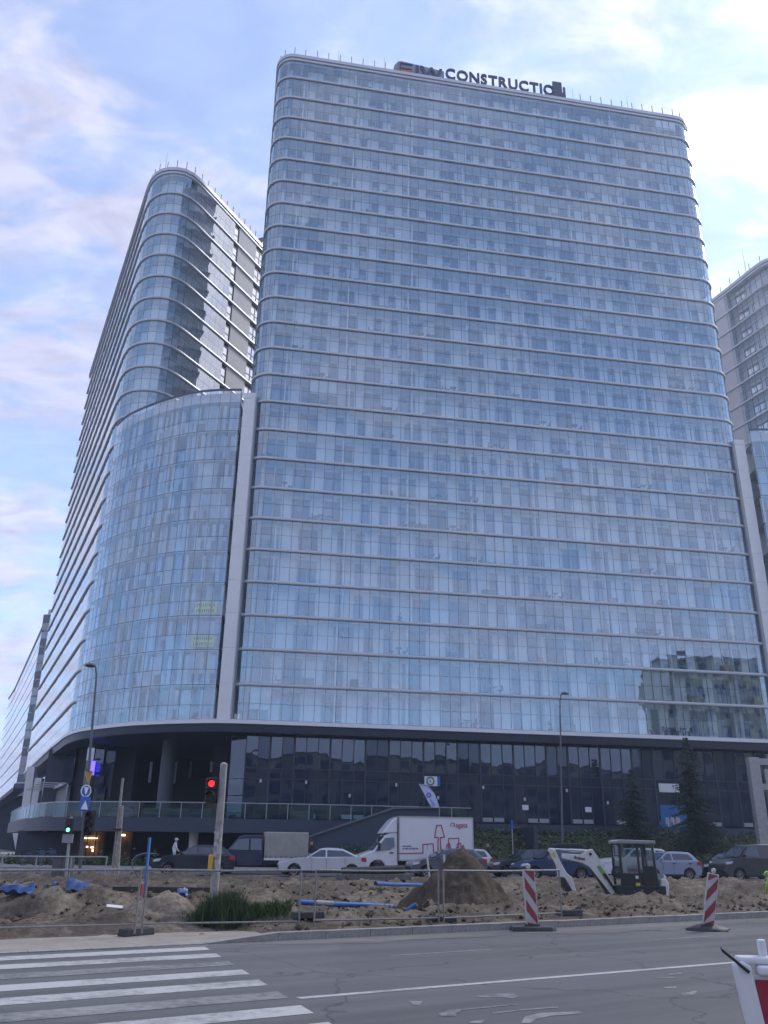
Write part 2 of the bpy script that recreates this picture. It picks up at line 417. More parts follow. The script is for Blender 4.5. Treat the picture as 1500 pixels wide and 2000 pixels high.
# sandy pavement left of the ramp
pv = [P(-40, KD + .2), P(A_K1 - .2, KD + .2), P(A_K1 + .6, KD + 1.3), P(A_K1 - .4, KD + 2.6), P(-40, KD + 3.2)]
quad_sheet('sandy_path', pv, M_pave, 0.012)

# zebra crossing: eight measured right-hand ends, one-metre rhythm
zc = bpy.data.objects.new('zebra_crossing', None); COL.objects.link(zc); struct(zc)
corner = G(400, 1849.3); step = (G(641.3, 1996.8) - G(400, 1849.3)) / 7.0
zc.location = corner
for i in range(12):
    c0 = corner + step * i; b = MB()
    e = step.normalized() * 0.5
    L = 9.0
    n = 9
    pts_t = [c0 - UR * (L * k / n) for k in range(n + 1)]
    vs = [p + Vector((0, 0, .004)) for p in pts_t] + [p + e + Vector((0, 0, .004)) for p in pts_t]
    b.add(vs, [(k, k + 1, n + 2 + k, n + 1 + k) for k in range(n)])
    b.build('stripe', M_paint_worn if i in (2, 5) else M_paint, zc, world_parts=True)
# long lane line and thin dashes
def road_line(name, p0, p1, w, M_):
    d = (p1 - p0).normalized(); q = Vector((-d.y, d.x, 0)) * w / 2; z = Vector((0, 0, .004))
    return struct(MB().add([p0 - q + z, p1 - q + z, p1 + q + z, p0 + q + z], [(0, 1, 2, 3)]).build(name, M_))
l0 = G(583, 1950); l1 = G(1423, 1881); road_line('lane_line', l0, l0 + (l1 - l0) * 9, .13, M_paint)
road_line('lane_dash', G(761, 1867), G(960, 1854.5), .09, M_paint_worn)
road_line('lane_dash', G(1266, 1837), G(1383, 1829), .09, M_paint_worn)
# worn arrow paint in the nearest lane
def blob(name, px, M_):
    b = MB(); b.add([G(x, y) + Vector((0, 0, .004)) for x, y in px], [list(range(len(px)))]); return struct(b.build(name, M_))
ar = [[(800, 1956), (826, 1956), (818, 1964), (806, 1963)], [(930, 1946), (975, 1941), (1003, 1940), (1014, 1947), (1000, 1951), (978, 1948), (940, 1949)],
      [(856, 1981), (880, 1973), (905, 1971), (900, 1976), (890, 1980), (892, 1985), (862, 1985)], [(905, 1971), (1010, 1961), (1010, 1963), (900, 1974)],
      [(960, 1978), (1060, 1968), (1092, 1966), (1090, 1969), (1010, 1975), (965, 1981)], [(1018, 1999), (1025, 1986), (1055, 1979), (1130, 1976), (1140, 1980), (1075, 1985), (1045, 1992), (1036, 1999)],
      [(920, 1996), (950, 1991), (940, 1999), (915, 1999)], [(1300, 1903), (1330, 1900), (1335, 1903), (1310, 1905)], [(1280, 1910), (1318, 1909), (1320, 1911), (1285, 1912)], [(1330, 1941), (1362, 1935), (1360, 1940), (1350, 1945), (1336, 1946)],
      [(1295, 1929), (1320, 1927), (1322, 1930), (1300, 1931)]]
for a_ in ar: blob('worn_arrow', a_, M_paint_worn)

# far road, in front of the towers, and the paved ground beyond it
def YF(x): return 45.7 + 0.18 * (x + 8.5)
E9 = Vector((0.9853, 0.1708, 0)); N9 = Vector((-0.1708, 0.9853, 0))
quad_sheet('far_pavement', [(-260, YF(-260) - .4), (260, YF(260) - .4), (260, 420), (-260, 420)], M_pave, 0.08)
quad_sheet('far_road', [(-260, YF(-260)), (260, YF(260)), (260, YF(260) + 10.5), (-260, YF(-260) + 10.5)], M_asph2, 0.14)
road_line('far_edge_line', Vector((-40, YF(-40) + 6.2, .144)), Vector((-9.5, YF(-9.5) + 6.2, .144)), .16, M_paint_far)
M_pave2 = mat('far_slabs', (0.27, 0.265, 0.26), 0.9, var=0.18, vscale=1.5)
struct(MB().prism([(-120, YF(-120) + 10.5), (120, YF(120) + 10.5), (120, YF(120) + 16), (-120, YF(-120) + 16)], lambda p: (p[0], p[1], .05), lambda p: (p[0], p[1], .27)).build('far_sidewalk', M_pave2))

# ---- soil of the works between the two roads
M_soil = bpy.data.materials.new('soil'); M_soil.use_nodes = True
def _soil(M, c_dark, c_mid, c_pale, sc, lo=.42, hi=.66):
    n, l = M.node_tree.nodes, M.node_tree.links; b = n['Principled BSDF']; b.inputs['Roughness'].default_value = 0.96; b.inputs['Specular IOR Level'].default_value = 0.15
    g = n.new('ShaderNodeNewGeometry')
    a = n.new('ShaderNodeTexNoise'); l.new(g.outputs['Position'], a.inputs['Vector']); a.inputs['Scale'].default_value = sc; a.inputs['Detail'].default_value = 8; a.inputs['Roughness'].default_value = 0.7
    f = n.new('ShaderNodeTexNoise'); l.new(g.outputs['Position'], f.inputs['Vector']); f.inputs['Scale'].default_value = 7.0; f.inputs['Detail'].default_value = 8; f.inputs['Roughness'].default_value = 0.75
    m1 = n.new('ShaderNodeMapRange'); l.new(a.outputs[0], m1.inputs[0]); m1.inputs[1].default_value = lo; m1.inputs[2].default_value = hi
    x1 = n.new('ShaderNodeMixRGB'); l.new(m1.outputs[0], x1.inputs[0]); x1.inputs[1].default_value = (*c_mid, 1); x1.inputs[2].default_value = (*c_pale, 1)
    m2 = n.new('ShaderNodeMapRange'); l.new(f.outputs[0], m2.inputs[0]); m2.inputs[1].default_value = .30; m2.inputs[2].default_value = .6; m2.inputs[3].default_value = 0.85; m2.inputs[4].default_value = 0.0
    x2 = n.new('ShaderNodeMixRGB'); l.new(m2.outputs[0], x2.inputs[0]); l.new(x1.outputs[0], x2.inputs[1]); x2.inputs[2].default_value = (*c_dark, 1)
    l.new(x2.outputs[0], b.inputs['Base Color'])
    bp = n.new('ShaderNodeBump'); bp.inputs['Strength'].default_value = 0.9; bp.inputs['Distance'].default_value = 0.07
    l.new(f.outputs[0], bp.inputs['Height']); l.new(bp.outputs[0], b.inputs['Normal'])
_soil(M_soil, (0.042, 0.035, 0.028), (0.138, 0.114, 0.088), (0.30, 0.258, 0.20), 0.6, .47, .66)
M_sand = bpy.data.materials.new('pale_sand'); M_sand.use_nodes = True
_soil(M_sand, (0.085, 0.07, 0.053), (0.21, 0.175, 0.135), (0.34, 0.295, 0.23), 1.4, .38, .62)
M_brown = bpy.data.materials.new('brown_soil'); M_brown.use_nodes = True
_soil(M_brown, (0.034, 0.027, 0.020), (0.085, 0.068, 0.050), (0.150, 0.124, 0.095), 1.3)

BUMPS = []   # (px, py at its foot, radius x, radius y, height)
def bump_at(p, rx, ry, h): BUMPS.append((p[0], p[1], rx, ry, h))
bump_at(V(60, 1760, 22.5), 2.4, 1.0, .34); bump_at(V(175, 1760, 21.6), .9, .6, .26); bump_at(V(-60, 1760, 22), 2.2, 1.4, .30)
bump_at(V(130, 1760, 26.5), 2.2, 1.0, .30); bump_at(V(90, 1780, 20.6), .7, .4, .22)
bump_at(V(215, 1700, 31), 2.2, 1.4, .40); bump_at(V(70, 1700, 33), 3.2, 1.6, .30)
bump_at(V(480, 1770, 24.2), 1.7, 1.6, .46); bump_at(V(560, 1770, 27), 2.4, 1.6, .22)
bump_at(V(680, 1760, 28.5), 3.5, 1.6, .24); bump_at(V(760, 1760, 26.8), 1.6, .9, .22)
bump_at(V(15, 1785, 19.6), .7, .5, -.25)                  # hollow
bump_at(V(130, 1770, 20.8), .8, .5, .26); bump_at(V(240, 1760, 21.5), .8, .5, .20); bump_at(V(45, 1770, 20.4), .7, .5, .22)
bump_at(V(320, 1740, 28.5), 2.3, 1.0, -.55)               # open trench
bump_at(V(1240, 1755, 30.2), 2.6, 1.35, -.75)             # pit the digger stands in
bump_at(V(1130, 1760, 29.6), 1.8, 1.1, -.35)
bump_at(V(1240, 1770, 27.2), 3.6, .75, .20); bump_at(V(1060, 1775, 26.0), 1.4, .8, .26); bump_at(V(1430, 1760, 29.0), 3.0, .9, .22)
bump_at(V(1400, 1725, 36.5), 6.0, 1.6, .22); bump_at(V(1130, 1725, 35), 4.0, 1.2, .20); bump_at(V(960, 1790, 22.6), 1.6, .7, .14)
bump_at(V(650, 1720, 35), 6.0, 1.5, .14)
def soil_h(x, y):
    a = x * UR.x + y * UR.y; d = x * NR.x + y * NR.y
    yf = YF(x)
    t = np.clip((d - KD) / np.maximum(1, (yf - y) * .9 + (d - KD)), 0, 1)
    z = 0.10 + 0.06 * t
    z = z + 0.20 * fbm(x + 40, y + 40, 3, 3, .45) + 0.26 * fbm(x + 40, y + 40, 5, 4, 1.5) + .26 * np.abs(fbm(x + 9, y + 70, 8, 4, 3.1))
    for (bx, by, rx, ry, h) in BUMPS:
        q = ((x - bx) / rx) ** 2 + ((y - by) / ry) ** 2
        z = z + h * np.exp(-q * 1.15)
    # calm towards the kerb / pavement and towards the far road
    e = np.clip((d - KD - .22) / 1.5, 0, 1); z = .10 * (1 - e) + z * e if False else z * e + (0.10) * (1 - e)
    left = np.clip((A_K1 + .8 - a) / .8, 0, 1) * np.clip((KD + 3.0 - d) / 1.1, 0, 1)
    z = z * (1 - left) + (-.03) * left
    e2 = np.clip((yf - y) / 1.2, 0, 1); z = z * e2 + .15 * (1 - e2)
    return z
def soil_z(x, y): return float(soil_h(np.array([float(x)]), np.array([float(y)]))[0])
# grid aligned with the near road: finer near the camera
av = np.arange(-26, 62, 0.2); dv = np.concatenate([np.arange(KD + .21, 24, .13), np.arange(24, 58, .24)])
AA, DD = np.meshgrid(av, dv); XX = AA * UR.x + DD * NR.x; YY = AA * UR.y + DD * NR.y
ZZ = soil_h(XX, YY)
keep = (YY < YF(XX) + .25) & (XX > -34) & (XX < 44)
nv = len(av); ids = -np.ones(AA.shape, int)
kk = keep[:-1, :-1] & keep[1:, :-1] & keep[:-1, 1:] & keep[1:, 1:]
used = np.zeros(AA.shape, bool)
used[:-1, :-1] |= kk; used[1:, :-1] |= kk; used[:-1, 1:] |= kk; used[1:, 1:] |= kk
ids[used] = np.arange(used.sum())
vs_ = np.stack([XX[used], YY[used], ZZ[used]], 1)
ii, jj = np.nonzero(kk)
fs_ = np.stack([ids[ii, jj], ids[ii, jj + 1], ids[ii + 1, jj + 1], ids[ii + 1, jj]], 1)
me = bpy.data.meshes.new('soil_ground'); me.from_pydata(vs_.tolist(), [], fs_.tolist()); me.materials.append(M_soil)
me.polygons.foreach_set('use_smooth', [True] * len(me.polygons))
o = bpy.data.objects.new('soil_ground', me); COL.objects.link(o); struct(o)

def heap(name, label, c, rx, ry, h, M_, seed, sharp=1.2, n=70, lean=0.0):
    g = np.linspace(-1.25, 1.25, n); X, Y = np.meshgrid(g, g); R_ = np.sqrt(X ** 2 + Y ** 2)
    prof = np.clip(1 - R_ ** sharp, -.3, 1)
    x = c[0] + X * rx + lean * prof; y = c[1] + Y * ry
    z = h * prof + (.30 * fbm(x * 1.0 + 20, y + 20, seed, 4, 2.0) + .24 * np.abs(fbm(x + 3, y + 50, seed + 1, 4, 4.5))) * np.clip(prof * 2.0 + .5, 0, 1) * min(1, h) * 0.9
    z = z + c[2]
    v = np.stack([x.ravel(), y.ravel(), z.ravel()], 1) - np.array(c); idx = np.arange(n * n).reshape(n, n)
    f = np.stack([idx[:-1, :-1].ravel(), idx[:-1, 1:].ravel(), idx[1:, 1:].ravel(), idx[1:, :-1].ravel()], 1)
    me = bpy.data.meshes.new(name); me.from_pydata(v.tolist(), [], f.tolist()); me.materials.append(M_)
    me.polygons.foreach_set('use_smooth', [True] * len(me.polygons))
    o = bpy.data.objects.new(name, me); COL.objects.link(o); o.location = c
    return tag(o, label, 'soil heap')
hc = V(893, 1790, 24.6)
heap('soil_heap', 'tall cone of dark brown soil behind the fence, in front of the white lorry', (hc.x, 24.6, soil_z(hc.x, 24.6) - .05), 1.62, 1.7, 1.55, M_brown, 21, 1.0, lean=.18)
hc = V(322, 1790, 20.2)
heap('sand_heap', 'low heap of pale lumpy sand between the fence foot and the grass tuft', (hc.x, 20.2, soil_z(hc.x, 20.2) - .12), 1.15, 1.1, .58, M_sand, 31, 1.3)
# loose clods, too many to count
b = MB()
for i in range(5200):
    a = random.uniform(-12, 26); d = KD + .5 + abs(random.gauss(0, 6.5))
    p = P(a, d)
    if p.y > YF(p.x) - .5: continue
    if a < A_K1 + .5 and d < KD + 2.9 and random.random() < .97: continue
    z = soil_z(p.x, p.y); r = random.choice((.02, .02, .03, .03, .04, .05, .06, .075)) * random.uniform(.7, 1.3)
    vs = [Vector((random.gauss(0, .25) + x, random.gauss(0, .25) + y, random.gauss(0, .2) + zz_)) * r for x, y, zz_ in ((1, 0, 0), (-1, 0, 0), (0, 1, 0), (0, -1, 0), (0, 0, .8), (0, 0, -.8))]
    b.add([v + Vector((p.x, p.y, z + r * .3)) for v in vs], [(0, 2, 4), (2, 1, 4), (1, 3, 4), (3, 0, 4), (2, 0, 5), (1, 2, 5), (3, 1, 5), (0, 3, 5)], random.choice((0, 0, 2, 2, 1)))
tag(b.build('soil_clods', [M_soil, M_sand, M_brown]), 'loose clods and stones scattered over the dug-up soil', 'rubble', kind='stuff')

# ------------------------------------------------------------------ the towers
Z0, FH = 11.19, 3.0
def ZK(k): return Z0 + FH * k
M_band = mat('band_metal', (0.50, 0.52, 0.55), 0.38, metal=0.35, var=0.06, vscale=.4)
M_white = mat('white_render', (0.88, 0.89, 0.90), 0.8, var=0.03, vscale=.8)
M_ceil = mat('balcony_ceiling', (0.70, 0.72, 0.75), 0.8)
M_beige = mat('beige_panel', (0.54, 0.53, 0.535), 0.75, var=0.05, vscale=1.2)
M_fin = mat('pale_fin_panel', (0.74, 0.745, 0.76), 0.6, var=0.04, vscale=1.0)
M_mull = mat('mullion_grey', (0.10, 0.115, 0.135), 0.5, metal=.3)
M_core = mat('dark_core', (0.05, 0.055, 0.065), 0.9)
M_dark = mat('anthracite_cladding', (0.026, 0.036, 0.060), 0.45, var=0.15, vscale=.6)
M_soffit = mat('soffit_panel', (0.055, 0.070, 0.100), 0.6, var=0.1, vscale=.7)
M_ledge = mat('ledge_metal', (0.62, 0.63, 0.65), 0.4, metal=.3)
M_glass = glass('tower_glass', (0.84, 0.935, 1.0), 0.26, 1.55, (0.68, 0.86, 1.0), wav=.010, wscale=.55)
M_glass_l = glass('link_glass', (0.78, 0.91, 1.0), 0.22, 1.6, (0.69, 0.865, 1.0), wav=.010, wscale=.5)
M_glass_s = glass('side_glass', (0.62, 0.78, 0.92), 0.36, 1.6, (0.95, 0.98, 1.0), wav=.02, wscale=.45)
M_win = glass('inner_window_glass', None, 0.04, 1.45, (0.8, 0.9, 1), dark=(0.035, 0.065, 0.13))
M_frame = mat('window_frame', (0.30, 0.33, 0.38), 0.5)
M_curt = mat('curtain', (0.30, 0.36, 0.48), 0.85)
M_l1_ = mat('balcony_leaf', (.05, .09, .035), .7)
M_blind_w = mat('blind_white', (0.62, 0.64, 0.66), 0.85, var=.08, vscale=2)
M_blind_g = mat('blind_grey', (0.42, 0.47, 0.55), 0.85, var=.1, vscale=2)
M_blind_b = mat('blind_blue', (0.16, 0.25, 0.44), 0.8)

def unit2(v): return v / v.length
class Path:
    """a plan line, travelled so that outside is on the right; pts at pane spacing"""
    def __init__(s, pts):
        s.p = [Vector((p[0], p[1])) for p in pts]; n = len(s.p); s.n = []
        for i in range(n):
            a = s.p[max(i - 1, 0)]; b = s.p[min(i + 1, n - 1)]
            if 0 < i < n - 1: t = unit2(unit2(s.p[i] - a) + unit2(b - s.p[i]))
            else: t = unit2(b - a)
            s.n.append(Vector((t.y, -t.x)))
        s.cum = [0.0]
        for i in range(1, n): s.cum.append(s.cum[-1] + (s.p[i] - s.p[i - 1]).length)
    def at(s, i, off, z): q = s.p[i] - s.n[i] * off; return (q.x, q.y, z)      # off > 0 goes inside
    def near(s, q): return min(range(len(s.p)), key=lambda i: (s.p[i] - Vector((q[0], q[1]))).length)
def corner_path(pts, radii, step=0.9, arcstep=.55):
    P2 = [Vector((p[0], p[1])) for p in pts]; out = []; last = P2[0]
    def straight(a, b, incl):
        L = (b - a).length; n = max(1, round(L / step))
        for k in range(n): out.append(a + (b - a) * (k / n))
        if incl: out.append(b)
    for i in range(1, len(P2) - 1):
        c, r = P2[i], radii[i]
        d0 = unit2(P2[i - 1] - c); d1 = unit2(P2[i + 1] - c); ang = d0.angle(d1); tl = r / math.tan(ang / 2)
        a, b = c + d0 * tl, c + d1 * tl
        straight(last, a, False)
        cen = c + unit2(d0 + d1) * (r / math.sin(ang / 2)); sweep = math.pi - ang; n = max(3, round(r * sweep / arcstep))
        va = a - cen; sgn = 1 if (va.x * (b - cen).y - va.y * (b - cen).x) > 0 else -1
        for k in range(n):
            t = sgn * sweep * k / n; out.append(cen + Vector((va.x * math.cos(t) - va.y * math.sin(t), va.x * math.sin(t) + va.y * math.cos(t))))
        last = b
    straight(last, P2[-1], True)
    return Path(out)
def spline_path(pts, step=.9):
    P2 = [Vector((p[0], p[1])) for p in pts]; dense = []
    for i in range(len(P2) - 1):
        p0 = P2[max(i - 1, 0)]; p1 = P2[i]; p2 = P2[i + 1]; p3 = P2[min(i + 2, len(P2) - 1)]
        for k in range(12):
            t = k / 12; dense.append(.5 * ((2 * p1) + (p2 - p0) * t + (2 * p0 - 5 * p1 + 4 * p2 - p3) * t * t + (3 * p1 - p0 - 3 * p2 + p3) * t ** 3))
    dense.append(P2[-1]); cum = [0]
    for i in range(1, len(dense)): cum.append(cum[-1] + (dense[i] - dense[i - 1]).length)
    n = round(cum[-1] / step); out = []; j = 0
    for k in range(n + 1):
        s = cum[-1] * k / n
        while j < len(cum) - 2 and cum[j + 1] < s: j += 1
        t = (s - cum[j]) / max(1e-9, cum[j + 1] - cum[j]); out.append(dense[j].lerp(dense[j + 1], t))
    return Path(out)

def sweep(path, prof, i0=0, i1=None):
    """closed profile of (out, z) swept along the path"""
    i1 = len(path.p) - 1 if i1 is None else i1; b = MB(); n = len(prof)
    vs = []; fs = []
    for i in range(i0, i1 + 1):
        for (o, z) in prof: vs.append(path.at(i, -o, z))
    for i in range(i1 - i0):
        for k in range(n):
            a = i * n + k; c = i * n + (k + 1) % n; fs.append((a, c, c + n, a + n))
    fs.append(tuple(range(n))); fs.append(tuple((i1 - i0) * n + k for k in range(n))[::-1])
    return b.add(vs, fs)
BANDP = [(0.0, -.09), (-.04, -.14), (-.45, -.14), (-.45, .14), (-.10, .14), (-.02, .10), (0.0, .04)]
def band(path, z, parent, name='floor_band', prof=BANDP, M_=None, i0=0, i1=None):
    return sweep(path, [(o, z + h) for o, h in prof], i0, i1).build(name, M_ or M_band, parent, smooth=40, world_parts=True)
def wall_strip(b, path, off, z0, z1, i0, i1, mi=0):
    vs = []; 
    for i in range(i0, i1 + 1): vs += [path.at(i, off, z0), path.at(i, off, z1)]
    return b.add(vs, [(2 * k, 2 * k + 2, 2 * k + 3, 2 * k + 1) for k in range(i1 - i0)], mi)
def floor_strip(b, path, off0, off1, z, i0, i1, mi=0):
    vs = []
    for i in range(i0, i1 + 1): vs += [path.at(i, off0, z), path.at(i, off1, z)]
    return b.add(vs, [(2 * k, 2 * k + 2, 2 * k + 3, 2 * k + 1) for k in range(i1 - i0)], mi)
PANE_CACHE = {}
def pane_obj(path, i, off, z0, z1, M_, parent, name='glass_pane', tilt=.0025):
    a = Vector(path.at(i, off, 0)); c = Vector(path.at(i + 1, off, 0)); d = c - a; w = round(d.length - .03, 2); h = round(z1 - z0, 2)
    key = (w, h, M_.name)
    if key not in PANE_CACHE:
        PANE_CACHE[key] = MB().add([(-w / 2, 0, -h / 2), (w / 2, 0, -h / 2), (w / 2, 0, h / 2), (-w / 2, 0, h / 2)], [(0, 1, 2, 3)]).mesh('glass_pane', [M_])
    p = (a + c) / 2 + Vector((0, 0, (z0 + z1) / 2)) - Vector(parent.location)
    return link_mesh(name, PANE_CACHE[key], parent, p, (random.gauss(0, tilt), 0, math.atan2(d.y, d.x) + random.gauss(0, tilt)))
def pane_quad(b, path, i, off, z0, z1, tilt=.0025, mi=0):
    a = Vector(path.at(i, off, z0)); c = Vector(path.at(i + 1, off, z0)); nn = Vector((path.n[i].x, path.n[i].y, 0)); h = z1 - z0; w = (c - a).length
    t1 = random.gauss(0, tilt) * h / 2; t2 = random.gauss(0, tilt) * w / 2; d = (c - a).normalized() * .015
    return b.add([a + d - nn * (t1 + t2), c - d - nn * (t1 - t2), c - d + Vector((0, 0, h)) + nn * (t1 + t2), a + d + Vector((0, 0, h)) + nn * (t1 - t2)], [(0, 1, 2, 3)], mi)
def poly_cap(b, path, off, z, mi=0):
    vs = [path.at(i, off, z) for i in range(len(path.p))]
    return b.add(vs, [tuple(range(len(vs)))], mi)

def win_mesh(w, h, curtain, seed):
    """balcony door: frame, dark pane, maybe a curtain half"""
    r_ = random.Random(seed); b = MB()
    n = 2 if w > 1.2 else 1
    b.box((0, 0, h / 2), (w, .02, h), mi=1)
    for x in [-w / 2 + .04, w / 2 - .04] + ([0] if n == 2 else []): b.box((x, -.03, h / 2), (.08, .06, h), mi=0)
    for z in (.04, h - .04): b.box((0, -.03, z), (w - .1, .055, .08), mi=0)
    if curtain == 1: b.box((-w / 4 + .02 if n == 2 else 0, -.013, h * .37), (w / n - .2, .006, h * .66), mi=2)
    if curtain == 2:
        b.box((-w / 4 if n == 2 else -.05, -.013, h * .36), (w / n - .22, .006, h * .64), mi=2)
        if n == 2: b.box((w / 4, -.013, h * .33), (w / 2 - .24, .006, h * .58), mi=2)
    return b.mesh('window', [M_frame, M_win, M_curt])
WINS = {(w, c): win_mesh(w, 2.45, c, 5 * c + int(w * 10)) for w in (1.75, .82) for c in (0, 1, 2)}

class Budget:
    def __init__(s, n): s.n = n
    def take(s): s.n -= 1; return s.n >= 0

def balcony_tower(root, path, K, i0, i1, depth, panes_from, win_rows=None, skip=None, top_k=None, gmat=None, pane_budget=300, win_budget=300, glass_off=.17, i_front=None, gmat2=None, split=None):
    """glazed-balcony storeys k = 0..K-1 between columns i0..i1: slabs, bands, inner wall, windows, panes, mullions"""
    gmat = gmat or M_glass; rest = MB(); rest2 = MB(); mull = MB(); pb = Budget(pane_budget); wb = Budget(win_budget); wrest = []
    for k in range(K):
        z0, z1 = ZK(k), ZK(k + 1)
        if k == K - 1 and top_k: z1 = ZK(top_k) - .9
        if k > 0: band(path, z0, root, i0=0)
        b = MB(); floor_strip(b, path, .3, depth + .1, z0 - .10, 0, len(path.p) - 1); floor_strip(b, path, .3, depth + .1, z0 + .12, 0, len(path.p) - 1)
        b.build('floor_slab', M_ceil, root, world_parts=True)
        b = MB(); wall_strip(b, path, depth, z0 + .1, z1 + .1, 0, len(path.p) - 1)
        if win_rows:
            for s_ in win_rows['walls'](k):
                p = win_rows['pos'](s_, depth / 2 + .32); b.box((p[0], p[1], (z0 + z1) / 2), (.12, depth - .68, z1 - z0 - .2), rz=win_rows['rz'])
        b.build('balcony_wall', M_white, root, world_parts=True)
        for i in range(i0, i1):
            if skip and skip(i, k): continue
            zt = z0 + .14 + (z1 - z0) * .42
            for (za, zb) in ((z0 + .14, zt), (zt + .03, z1 - .14)):
                if k in panes_from and (i_front is None or i_front[0] <= i < i_front[1]) and pb.take(): pane_obj(path, i, glass_off, za, zb, gmat2 if split and split(i) else gmat, root)
                else: pane_quad(rest2 if split and split(i) else rest, path, i, glass_off, za, zb)
        for i in range(i0, i1 + 1):
            if skip and (skip(i, k) and skip(max(i - 1, 0), k)): continue
            q = path.p[i] - path.n[i] * (glass_off + .045); mull.box((q.x, q.y, (z0 + z1) / 2), (.045, .07, z1 - z0 - .3), rz=math.atan2(-path.n[i].x, path.n[i].y) + math.pi)
        for i in range(i0, i1):
            if skip and skip(i, k): continue
            a = Vector(path.at(i, glass_off + .03, z0 + .2 + (z1 - z0) * .42)); c = Vector(path.at(i + 1, glass_off + .03, z0 + .2 + (z1 - z0) * .42)); mull.bar(a, c, .04, .03)
        if win_rows:
            for (s_, w_) in win_rows['wins'](k):
                p = win_rows['pos'](s_, depth - .05)
                me_ = WINS[(w_, random.choice((0, 1, 1, 2, 2)))]
                loc = Vector((p[0], p[1], z0 + .14)) - Vector(root.location)
                if wb.take(): link_mesh('window', me_, root, loc, (0, 0, win_rows['rz']))
                else: wrest.append((me_, loc, win_rows['rz']))
    if win_rows:
        cl = MB(); rb = MB(); r_ = random.Random(77)
        for k in range(K):
            for j in range(8):
                s_ = r_.uniform(1.5, FL - 2); z = ZK(k) + .13; rz = win_rows['rz']; kind = r_.random(); q = win_rows['pos'](s_, r_.uniform(.55, 1.1))
                if kind < .35:                      # table and chairs
                    cl.box((q[0], q[1], z + .70), (.6, .5, .04), rz=rz); cl.box((q[0], q[1], z + .35), (.06, .06, .7), rz=rz)
                    for sg_ in (-.6, .6):
                        w_ = win_rows['pos'](s_ + sg_, .8); cl.box((w_[0], w_[1], z + .42), (.42, .42, .05), rz=rz); cl.box((w_[0], w_[1], z + .2), (.05, .38, .42), rz=rz)
                        w_ = win_rows['pos'](s_ + sg_ * 1.33, .8); cl.box((w_[0], w_[1], z + .62), (.05, .42, .45), rz=rz)
                elif kind < .62:                    # pot plant
                    cl.box((q[0], q[1], z + .18), (.3, .3, .36), rz=rz, mi=1)
                    for t_ in range(10): cl.box((q[0] + r_.gauss(0, .12), q[1] + r_.gauss(0, .1), z + .6 + r_.gauss(0, .18)), (.16, .03, .12), rz=r_.uniform(0, 3), mi=2)
                elif kind < .94: cl.box((q[0], q[1], z + .3), (r_.uniform(.5, 1.3), .5, r_.uniform(.4, 1.0)), rz=rz, mi=r_.choice((0, 1, 3)))
                else:                               # blind let down behind the glass
                    i = min(max(int(s_ / .93) + jf0 - 2, i0), i1 - 2); h_ = r_.uniform(.6, 2.6)
                    for ii in range(i, i + r_.choice((1, 2, 2, 3))):
                        if ii < i1: pane_quad(rb, path, ii, .30, ZK(k + 1) - .15 - h_, ZK(k + 1) - .15, 0)
        stuff(cl.build('balcony_furniture', [mat('furniture_dark', (.06, .065, .07), .7), mat('pot_grey', (.22, .2, .18), .8), M_l1_, mat('furniture_warm', (.30, .17, .10), .7)], root, world_parts=True))
        stuff(rb.build('roller_blinds', M_blind_w, root, world_parts=True))
    stuff(rest.build('glass_panes', gmat, root, world_parts=True)); stuff(mull.build('mullions', M_mull, root, world_parts=True))
    if rest2.v: stuff(rest2.build('glass_panes', gmat2, root, world_parts=True))
    if wrest:
        bm = bmesh.new()
        for me_, loc, rz in wrest:
            n0 = len(bm.verts); bm.from_mesh(me_); bm.verts.ensure_lookup_table()
            Mx = Matrix.Translation(loc) @ Matrix.Rotation(rz, 4, 'Z')
            for v in bm.verts[n0:]: v.co = Mx @ v.co
        me = bpy.data.meshes.new('windows'); bm.to_mesh(me); bm.free()
        for M_ in (M_frame, M_win, M_curt): me.materials.append(M_)
        stuff(link_mesh('windows', me, root))
def roof_parts(root, path, topk, masts=(), posts=True, skip=None, spacing=1.35, i0=0, i1=None):
    zt = ZK(topk)
    for (za, h_, out) in ((zt - .28, .28, 0.06), (zt - .72, .22, -.05)):
        sweep(path, [(out, za - h_), (out - .5, za - h_), (out - .5, za + h_), (out - .12, za + h_), (out, za + h_ - .12)]).build('roof_band', M_band, root, smooth=40, world_parts=True)
    b = MB(); poly_cap(b, path, .4, zt - .5); b.build('roof', M_core, root, world_parts=True)
    pm = MB().tube([(0, 0, -.2), (0, 0, 1.25)], .045, 6).mesh('roof_post', [M_mull])
    mm = MB().tube([(0, 0, -.2), (0, 0, 4.2)], [.04, .012], 6).mesh('roof_mast', [M_mull])
    s = .4; L = path.cum[-1]; j = 0
    i1 = len(path.p) - 1 if i1 is None else i1
    while s < L:
        while path.cum[j + 1] < s: j += 1
        t = (s - path.cum[j]) / (path.cum[j + 1] - path.cum[j]); q = path.p[j].lerp(path.p[j + 1], t) - path.n[j] * .3
        if i0 <= j <= i1 and not (skip and skip(q)): link_mesh('roof_post', pm, root, Vector((q.x, q.y, zt)) - Vector(root.location), (random.gauss(0, .015), random.gauss(0, .015), 0), (1, 1, random.uniform(.92, 1.08)))
        s += spacing
    for q in masts: link_mesh('roof_mast', mm, root, Vector((q[0], q[1], zt)) - Vector(root.location))

